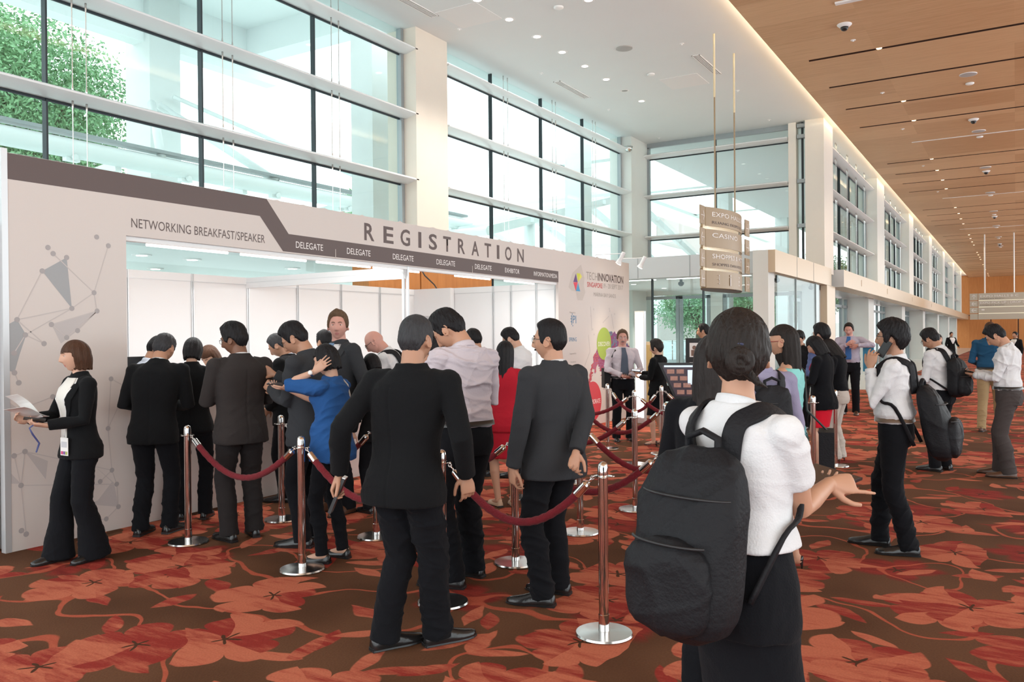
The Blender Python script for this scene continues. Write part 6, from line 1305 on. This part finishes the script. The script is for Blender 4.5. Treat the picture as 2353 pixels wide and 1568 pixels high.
p.build_body(); p.face('mid'); p.hair('short', 'mid', top=.026, side=.014, front=.080, part=.8, seed=7); p.jacket(CHA, seed=25); t = p.panel('shirt', WHT, [(1.05, -3, 3), (1.30, -20, 20), (1.43, -50, 50)], p.top, off=.004); p.collar(WHT, .036, t, r=.97); p.panel('tie', BTIE, [(1.05, -3, 3), (1.2, -8, 8), (1.36, -8, 8), (1.44, -12, 12)], p.top, off=.010); p.trousers(BLK2); p.shoes(BRS)
for sg in (-1, 1): p.panel('lapel', CHA, [(1.08, min(sg * 5, sg * 20), max(sg * 5, sg * 20)), (1.33, min(sg * 20, sg * 48), max(sg * 20, sg * 48)), (1.42, min(sg * 46, sg * 72), max(sg * 46, sg * 72))], p.top, off=.007, th=.004)
p = Person(754, 1131, 1.71, -30, lod=2, skin='tan', head=(-10, 5, 0), label='black-haired man mostly hidden behind the tall man with the blue tie'); p.build_body(near=False); p.hair('short', 'black'); p.jacket(BLK); p.trousers(BLK2); p.shoes()
p = Person(898, 1143, 1.76, -76, lod=1, skin='pink', head=(0, 40, 0), hunch=26, label='bald man with black glasses and white shirt bending his head, inside the queue', la=dict(w=(-.1, .35, 1.15)), ra=dict(w=(.1, .35, 1.15)))
p.build_body(); p.face('mid', closed=True); p.glasses(rim=.002); p.shirt(WHT, seed=33); p.trousers(BLK2); p.shoes(); p.backpack('black rucksack strap and bag on the bald man', w=.13, depth=.09)
p = Person(868, 1177, 1.50, -30, fem=True, lod=2, skin='light', head=(0, 30, 0), hunch=10, label='short black-haired woman, only the crown of her head showing below the bald man'); p.build_body(near=False, ears=False); p.hair('bob', 'black', length=.09); p.jacket(BLK); p.trousers(BLK2); p.shoes()
# ---- the walking man in black, foreground
p = Person(934, 1497, 1.735, 34, sway=.05, lod=0, skin='tan', head=(16, 4, 0), twist=-14, girth=1.06, label='man in black suit walking past the ropes with his back to the camera, foreground', feet=((-.12, -.02, -30), (.09, .15, 32)),
           la=dict(w=(-.32, -.12, .90), e=(-.3, -.9, -.3), palm=(.9, .5, -.2), fd=(-.35, -.25, -1), curl=.75), ra=dict(w=(.27, .16, .89), e=(.6, -.8, 0), palm=(-.6, .5, 0), fd=(.05, .1, -1), curl=.45))
p.build_body(); p.hair('short', 'salt', top=.020, side=.008, back=.010, seed=8, rough=.002); p.jacket(BLK, hem=.735, flare=.03, seed=26, fold=.006); p.collar(BLK, .030, p.top, 'jacket_collar', r=.98); p.trousers(BLK2, hem=.072, knee=.078, thigh=.102, seed=27, fold=.011); p.shoes()
a = p.arms['L']; o = p.held('black_wallet', 'black wallet with a metal edge in the left hand of the walking man', 'wallet'); g = Geo(); R = np.column_stack([a['x'], a['d'], a['n']]); g.box(a['pc'] + a['n'] * .012 + a['d'] * .03, (.045, .095, .008), R); w_ = plain('wallet_body', g, M['black'], o, p.k, smooth=False); g = Geo(); g.box(a['pc'] + a['n'] * .012 + a['d'] * -.066, (.046, .002, .009), R); plain('metal_edge', g, M['brushed'], w_, p.k, smooth=False)
p = Person(978, 1272, 1.66, 62, lod=1, skin='tan', head=(6, 24, 0), hunch=6, label='person in black looking down, face showing between the two big men', **ARMF); p.build_body(); p.face('black', closed=True); p.hair('short', 'black', side=.02, top=.03, seed=9); p.jacket(BLK); p.trousers(BLK2); p.shoes()
p = Person(1072, 1342, 1.845, -34, lod=0, skin='warm', head=(-34, 42, 0), hunch=12, girth=.96, label='tall man in pale lilac shirt and black trousers looking down', feet=((-.11, -.02, 38), (.12, .10, -25)), la=dict(w=(-.10, .27, 1.10), e=(-1, -.3, -.8)), ra=dict(w=(.08, .27, 1.12), e=(1, -.5, -.8)))
p.build_body(); p.face('black', closed=True); p.hair('short', 'black', top=.036, side=.012, back=.02, front=.072, seed=10); p.shirt(LIL, seed=34, fold=.012); p.trousers(BLK2, seed=28, knee=.076, hem=.07); p.belt(); p.shoes()
p = Person(1098, 1096, 1.725, -35, lod=2, skin='tan', head=(-20, 14, 0), label='man in navy shirt seen beyond the lilac shirt'); p.build_body(near=False); p.hair('short', 'black'); p.shirt(NVY); p.trousers(BLK2); p.shoes()
p = Person(1162, 1165, 1.585, 12, fem=True, lod=1, skin='tan', head=(4, 8, 0), label='woman with long black hair in a dark red dress, back turned', la=dict(w=(-.13, .25, 1.05)), ra=dict(w=(.10, .24, 1.12), e=(.7, -.7, -.8)), feet=((-.08, 0, 40), (.08, .02, -20)))
p.build_body(legs=True, arms=True, ears=False); p.hair('long', 'black', length=.30, front=.04, width=.090, seed=2); p.skirt(RED, hem=.50, top=1.0, flare=.01); p.shirt(RED, name='dress_top', sl='cap', z0=.97, loose=.004, seed=35, neck=False, fold=.006); p.shoes(NUDE, kind='flat'); p.watch('R')
p = Person(1195, 1096, 1.75, -62, lod=2, skin='light', head=(-8, 32, 0), hunch=10, label='man in white shirt and glasses looking down, behind the red dress', **ARMF); p.build_body(near=False); p.face('black', closed=True); p.glasses(rim=.001); p.hair('short', 'black', top=.03); p.shirt(WHT); p.trousers(BLK2); p.shoes()
p = Person(1276, 1381, 1.72, -40, lod=0, skin='warm', head=(-34, 0, 0), girth=1.03, label='man with glasses and moustache in charcoal suit, one hand behind his back', feet=((-.12, -.03, 36), (.11, .09, -28)),
           la=dict(w=(-.27, .07, .80), e=(-.6, -.8, 0), palm=(.9, -.2, 0), fd=(.05, .1, -1), curl=.6), ra=dict(w=(-.03, -.235, .93), e=(1, -.6, -.2), palm=(-.2, -1, 0), fd=(-.35, -.15, -.8), curl=.55))
p.build_body(); p.face('black'); p.glasses(); p.hair('short', 'black', top=.026, side=.010, front=.074, seed=12, rough=.0015); p.jacket(CHA, hem=.755, flare=.024, seed=29, fold=.007); p.collar(WHT, .036, p.top, r=.94); p.trousers(BLK2, hem=.066, knee=.074, seed=30, fold=.012); p.shoes()
g = Geo(); g.limb([p.H2((x, .094 - abs(x) * .35, -.054 - abs(x) * .25)) for x in (-.024, -.012, 0, .012, .024)], [.002, .004, .0042, .004, .002], 8); plain('moustache', g, hair_mat('black'), p.root, p.k)
# ---- by the entrance
p = Person(1432, 1013, 1.71, 168, lod=1, skin='pink', head=(8, 0, 0), girth=1.05, label='smiling older man in white shirt and grey tie by the event panel', la=dict(w=(-.06, .25, 1.02), e=(-1, -.2, -.6), palm=(.6, 0, 1), curl=.5), ra=dict(w=(.06, .25, 1.02), e=(1, -.2, -.6), palm=(-.6, 0, 1), curl=.5))
p.build_body(); p.face('mid'); p.glasses(rim=.001); p.hair('short', 'mid', top=.026, side=.014, front=.080, part=.7, seed=13); p.shirt(LIL, seed=36); p.panel('tie', TIE, [(.99, -13, 13), (1.1, -15, 15), (1.38, -7, 7), (1.44, -12, 12)], p.top, off=.012); p.trousers(BLK2); p.belt(); p.shoes()
g = Geo(); g.limb([p.H2((x, .099 - abs(x) * .3, -.052 - abs(x) * .3)) for x in (-.026, -.012, 0, .012, .026)], [.003, .005, .005, .005, .003], 8); plain('moustache', g, hair_mat('grey'), p.root, p.k)
p.phone('R', 'small dark phone in the hands of the smiling older man', off=.01)
o = p.held('shoulder_bag', 'black shoulder bag on the smiling older man', 'bag'); g = Geo(); g.limb([p.ts(1.10, 100, .03, p.topgrow), p.ts(1.3, 60, .01, p.topgrow), p.ts(1.40, 48, .008, p.topgrow), p.ts(1.43, 90, .01, p.topgrow), p.ts(1.38, 140, .01, p.topgrow)], [.014] * 5, 8, flat=.5); plain('strap', g, M['black'], o, p.k); g = Geo(); g.box(p.ts(.97, 100, .09), (.05, .12, .15)); b_ = plain('bag_body', g, mat('black_nylon', (.011, .011, .013), .6, bump=.3, bscale=90, spec=.18), o, p.k, smooth=False)
p = Person(1514, 1025, 1.56, -62, fem=True, lod=1, skin='light', head=(-8, 8, 0), girth=1.05, label='woman with short dark hair in black jacket and skirt, holding a lit phone', la=dict(w=(-.10, .27, 1.10), palm=(.3, 0, 1)), ra=dict(w=(.08, .36, 1.16), palm=(-.3, 0, 1)), feet=((-.08, .05, 5), (.08, -.02, 5)))
p.build_body(near=False, legs=True); p.hair('short', 'soft', top=.038, side=.030, back=.030, side_z=-.045, seed=14, rough=.004); p.jacket(BLK, hem=.82, seed=37); p.skirt(BLK2, hem=.50); p.shoes(kind='heel'); p.phone('R', 'lit phone held by the woman in the black skirt suit', glow=True, off=.008); p.watch('L')
o = p.held('handbag', 'dark grey handbag at the side of the woman in the black skirt suit', 'bag'); g = Geo(); c = V3(.25, -.06, .84); g.loft([[c + V3(.035 * w * math.cos(t), .14 * w * math.sin(t), z) for t in np.linspace(0, 6.283, 17)[:-1]] for z, w in ((-.14, .8), (-.13, 1), (.0, 1), (.11, .8), (.12, .7))]); plain('bag_body', g, mat('grey_bag', (.05, .05, .055), .5, var=.3, vscale=40), o, p.k); g = Geo(); g.limb([c + V3(0, .08, .11), c + V3(-.02, .05, .38), p.ts(1.42, 95, .01, p.topgrow), c + V3(-.02, -.06, .38), c + V3(0, -.08, .11)], [.007] * 5, 8); plain('strap', g, M['black'], o, p.k)
p = Person(1622, 985, 1.82, -80, lod=2, skin='tan', head=(0, 5, 0), label='black-haired man beside the photo panel, mostly hidden by the bun-haired woman'); p.build_body(near=False); p.face('black'); p.hair('short', 'black'); p.shirt(BEI); p.trousers(BLK2); p.shoes()
# ---- centre right
p = Person(1648, 1690, 1.63, 25, fem=True, lod=1, skin='light', head=(10, 4, 0), label='long-haired woman in black close behind the bun-haired woman'); p.build_body(near=False, ears=False); p.hair('long', 'soft', length=.36, front=.04, width=.095, seed=3); p.jacket(BLK2, hem=.85); p.trousers(BLK2); p.shoes()
p = Person(1752, 1342, 1.64, -25, lod=1, skin='tan', head=(-10, 10, 0), label='person in purple striped shirt hidden behind the bun-haired woman'); p.build_body(near=False); p.hair('short', 'black'); p.shirt(PUR); p.trousers(BLK2); p.shoes(); p.backpack('dark backpack on the person in the purple shirt', w=.13, depth=.10)
p = Person(1706, 2035, 1.685, 42, fem=True, lod=0, skin='warm', head=(-44, 3, 0), girth=1.12, label='woman with hair bun, white shirt and big black backpack, nearest the camera', feet=((-.09, 0, 5), (.09, .06, 5)),
           la=dict(w=(-.10, .42, 1.13), e=(-1, -.3, -.6), palm=(.2, 0, 1), fd=(.1, .95, 0), curl=.3), ra=dict(w=(.045, .36, 1.17), e=(.15, -.6, -1.4), palm=(-.75, .0, -.55), fd=(.42, .90, -.02), curl=(.06, .85, .95, .9), thumb=.9))
p.build_body(legs=True, arms=True); p.hair('tied', 'dark', top=.030, side=.018, back=.020, seed=15, rough=.003); p.shirt(WHT, z0=1.03, sl='short', seed=38, fold=.0065, loose=.03); p.skirt(BLK2, hem=.55, top=1.07, seed=39, fold=.004); p.shoes(kind='heel')
p.backpack('large black backpack on the white-shirted woman nearest the camera', z0=.80, z1=1.33, w=.165, depth=.175, sag=.06, yaw=8)
p.phone('L', 'black tablet held out by the bun-haired woman', size=(.085, .12), up=.3)
p = Person(1812, 1298, 1.69, -76, fem=True, lod=0, skin='warm', head=(0, 4, 0), label='woman in turquoise and floral sleeveless dress with red glasses', la=dict(w=(-.12, .22, 1.06), e=(-.6, -.8, -.4), palm=(.5, 0, 1), curl=.5), ra=dict(w=(.1, .26, 1.08), palm=(-.5, 0, 1)), feet=((-.06, -.06, 5), (.08, .10, 0)))
FL = floral_mat(); p.build_body(legs=True, arms=True); p.face('dark'); p.glasses((.35, .03, .04), rim=.002, name='red_glasses'); p.hair('long', 'dark', length=.30, front=.050, width=.080, seed=4, op=1.75); p.skirt(FL, hem=.42, top=1.0, flare=.02, seed=40); p.shirt(FL, name='dress_top', sl='none', z0=.97, loose=.004, low=1.41, seed=41, neck=False, fold=.005); p.shoes(kind='heel')
o = p.held('laptop_bag', 'black laptop bag hanging beside the woman in the floral dress', 'bag'); g = Geo(); g.box(V3(.02, -.26, .84), (.15, .05, .13), rotm(V3(0, 0, 1), .2)); plain('bag_body', g, mat('black_nylon', (.011, .011, .013), .6, bump=.3, bscale=90, spec=.18), o, p.k, smooth=False)
g = Geo(); g.limb([V3(.06, -.26, .96), p.ts(1.10, 165, .03, p.topgrow), p.ts(1.38, 150, .012, p.topgrow), p.ts(1.42, 110, .012, p.topgrow)], [.008] * 4, 8); plain('strap', g, M['black'], o, p.k)
p = Person(1841, 986, 1.685, -150, fem=True, lod=2, skin='light', head=(0, 12, 0), label='black-haired woman with brown scarf far behind the floral dress'); p.build_body(near=False); p.face('black', closed=True); p.hair('short', 'black', side=.02, front=.03, top=.03); p.jacket(BLK); p.collar(SCA, .05, p.top, 'scarf', r=1.15); p.trousers(BLK2); p.shoes()
p = Person(1893, 1057, 1.745, -56, lod=2, skin='light', head=(-6, 4, 0), label='man with glasses and slate blue shirt behind the red skirt', la=dict(w=(-.1, .3, 1.1))); p.build_body(near=False); p.face('black'); p.glasses(rim=.0012); p.hair('short', 'black', top=.040, side=.024, back=.03, seed=16); p.shirt(SBL); p.trousers(BLK2); p.shoes()
p = Person(1893, 1079, 1.63, -66, fem=True, lod=1, skin='light', head=(-6, 34, 0), hunch=10, label='woman in black blazer and bright red skirt looking down', feet=((-.08, .02, 10), (.08, -.04, 0)), **ARMF); p.build_body(legs=True, ears=False); p.face('black', closed=True); p.hair('long', 'black', length=.17, front=.035, width=.092); p.jacket(BLK2, hem=.72, seed=42); p.panel('top', cloth('pink_top', (.6, .05, .12)), [(1.15, -6, 6), (1.40, -38, 38)], p.top, off=.005); p.skirt(REDS, hem=.53, tight=True); p.shoes(NUDE, kind='flat')
p = Person(1927, 1061, 1.60, -72, fem=True, lod=1, skin='light', head=(0, 40, 0), hunch=16, label='woman in black T-shirt and pale beige trousers reading papers', la=dict(w=(-.08, .26, 1.08), e=(-.6, -.6, -.6), palm=(.6, 0, .6), curl=.5), ra=dict(w=(.1, .28, 1.10), palm=(-.6, 0, .6))); p.build_body(arms=True, ears=False); p.face('black', closed=True); p.hair('long', 'soft', length=.24, front=.03, width=.09, seed=5); p.shirt(BLK2, sl='short', seed=43, neck=False); p.trousers(BEI, hem=.075, knee=.075, seed=44); p.shoes(BRS, kind='heel')
o = p.held('document', 'white papers held against the woman in beige trousers', 'papers'); g = Geo(); g.box(V3(-.02, .20, 1.12), (.16, .012, .11), rotm(V3(1, 0, 0), -.3)); plain('sheet', g, M['paper'], o, p.k, smooth=False)
p = Person(1953, 953, 1.86, -172, lod=1, skin='pink', head=(0, 22, 0), girth=1.05, label='man in lavender shirt and blue tie checking his watch', la=dict(w=(-.17, .27, 1.28), e=(-1, -.1, -.1), palm=(.1, -1, 0), fd=(1, .1, -.1), curl=.4), ra=dict(w=(-.0, .30, 1.30), e=(1, -.2, -.7), palm=(0, -1, -.3), curl=.3)); p.build_body(near=False); p.face('mid', closed=True); p.hair('short', 'dark', seed=17, front=.084, top=.018); p.shirt(LAV, seed=45); p.panel('tie', cloth('blue_tie', (.05, .14, .36)), [(1.02, -11, 11), (1.1, -13, 13), (1.38, -7, 7), (1.44, -12, 12)], p.top, off=.012); p.trousers(BLK2); p.shoes(BRS); p.watch('L', mat('gold_watch', (.6, .42, .15), .25, 1))
o = p.held('tote_bag', 'blue tote bag behind the man checking his watch', 'bag'); g = Geo(); g.box(V3(-.32, -.04, 1.02), (.09, .05, .22)); plain('bag_body', g, mat('teal_bag', (.03, .20, .33), .7), o, p.k, smooth=False); g = Geo(); g.limb([V3(-.38, -.04, 1.24), V3(-.30, .02, 1.36), V3(-.26, -.04, 1.24)], [.007] * 3, 8); plain('strap', g, mat('teal_bag', (.03, .20, .33), .7), o, p.k)
p = Person(2058, 1266, 1.71, -84, lod=0, skin='tan', head=(0, -2, 0), girth=.92, label='young man in white shirt and glasses talking on a phone', feet=((-.11, -.10, 12), (.10, .12, 0)),
           la=dict(w=(-.145, .145, 1.37), e=(-.2, .1, -1), palm=(.95, -.25, 0), fd=(.12, -.12, 1), curl=.42, spread=.3), ra=dict(w=(.28, .08, .85)))
p.build_body(); p.face('black'); p.glasses(); p.hair('short', 'black', top=.042, side=.030, back=.034, front=.056, side_z=-.035, seed=18, rough=.005); p.shirt(WHT, seed=46, fold=.013, z0=.96, loose=.03); p.trousers(BLK2, seed=47, hem=.062, knee=.07, fold=.011); p.belt(mat('brown_leather', (.13, .08, .05), .45)); p.shoes()
a = p.arms['L']; o = p.held('mobile_phone', 'black phone at the ear of the young man in white', 'phone'); g = Geo(); g.box(p.H2((-.100, .036, -.080)), (.005, .032, .064), p.hR @ rotm(V3(1, 0, 0), .5) @ rotm(V3(0, 0, 1), -.5)); plain('case', g, M['black'], o, p.k, smooth=False)
p.backpack('large black backpack hanging low on the phone caller', z0=.70, z1=1.24, w=.16, depth=.20, sag=.10, yaw=-6)
p = Person(2162, 1082, 1.70, -58, lod=1, skin='tan', head=(-6, 30, 0), hunch=18, label='man with glasses and white shirt looking down, behind the phone caller', **ARMF); p.build_body(); p.face('black', closed=True); p.glasses(); p.hair('short', 'black', top=.032, side=.014, seed=19); p.shirt(WHT, seed=48); p.trousers(BLK2); p.shoes(); p.backpack('black backpack with hanging cords on the man behind the phone caller', w=.15, depth=.16, z0=.88, z1=1.34)
p = Person(2156, 955, 1.60, 165, fem=True, lod=2, skin='light', label='long-haired woman in black walking up the corridor'); p.build_body(near=False, ears=False); p.face('black'); p.hair('long', 'soft', length=.24, front=.05, width=.084); p.jacket(BLK2); p.trousers(BLK2); p.shoes()
p = Person(2186, 839, 1.66, 150, lod=3, skin='tan', label='man in black suit striding far down the corridor', feet=((-.09, .28, 0), (.09, -.25, 0)), la=dict(w=(-.3, .2, .95)), ra=dict(w=(.3, .1, .85))); p.build_body(near=False); p.hair('short', 'black'); p.jacket(BLK); p.panel('shirt', WHT, [(1.1, -4, 4), (1.43, -45, 45)], p.top, off=.02); p.trousers(BLK2); p.shoes()
p = Person(2276, 991, 1.80, 8, lod=1, skin='pink', head=(-4, 2, 0), label='man in dark blue shirt and khaki trousers walking away', feet=((-.10, -.16, 0), (.10, .18, 5)), la=dict(w=(-.20, .20, 1.05), e=(-.35, -.9, -.9)), ra=dict(w=(.27, .06, .86))); p.build_body(); p.hair('short', 'brown', top=.012, side=.006, back=.007, seed=20, rough=.001); p.shirt(DEN, seed=49); p.trousers(KHA, seed=50, hem=.06); p.belt(); p.shoes(BRS)
p = Person(2318, 1096, 1.74, -82, lod=0, skin='warm', head=(0, 38, 0), hunch=14, label='man in white shirt and grey trousers bent over his phone at the right edge', la=dict(w=(-.07, .32, 1.12), e=(-.5, -.7, -.6), palm=(.3, 0, 1), curl=.5), ra=dict(w=(.05, .34, 1.14), palm=(-.3, 0, 1), curl=.4), feet=((-.10, -.02, 8), (.10, .10, 4))); p.build_body(); p.face('black', closed=True); p.hair('short', 'black', top=.034, side=.008, back=.012, seed=21); p.shirt(WHT, seed=51, fold=.011); p.trousers(GTR, seed=52, knee=.078, hem=.07); p.belt(); p.shoes(BRS); p.phone('L', 'phone held low by the bent man at the right edge')
p = Person(2334, 868, 1.64, -140, lod=3, skin='tan', label='man in dark suit far away before the orange wall'); p.build_body(near=False); p.hair('short', 'black'); p.jacket(BLK); p.panel('shirt', WHT, [(1.1, -4, 4), (1.43, -45, 45)], p.top, off=.02); p.trousers(BLK2); p.shoes()
run_jobs()
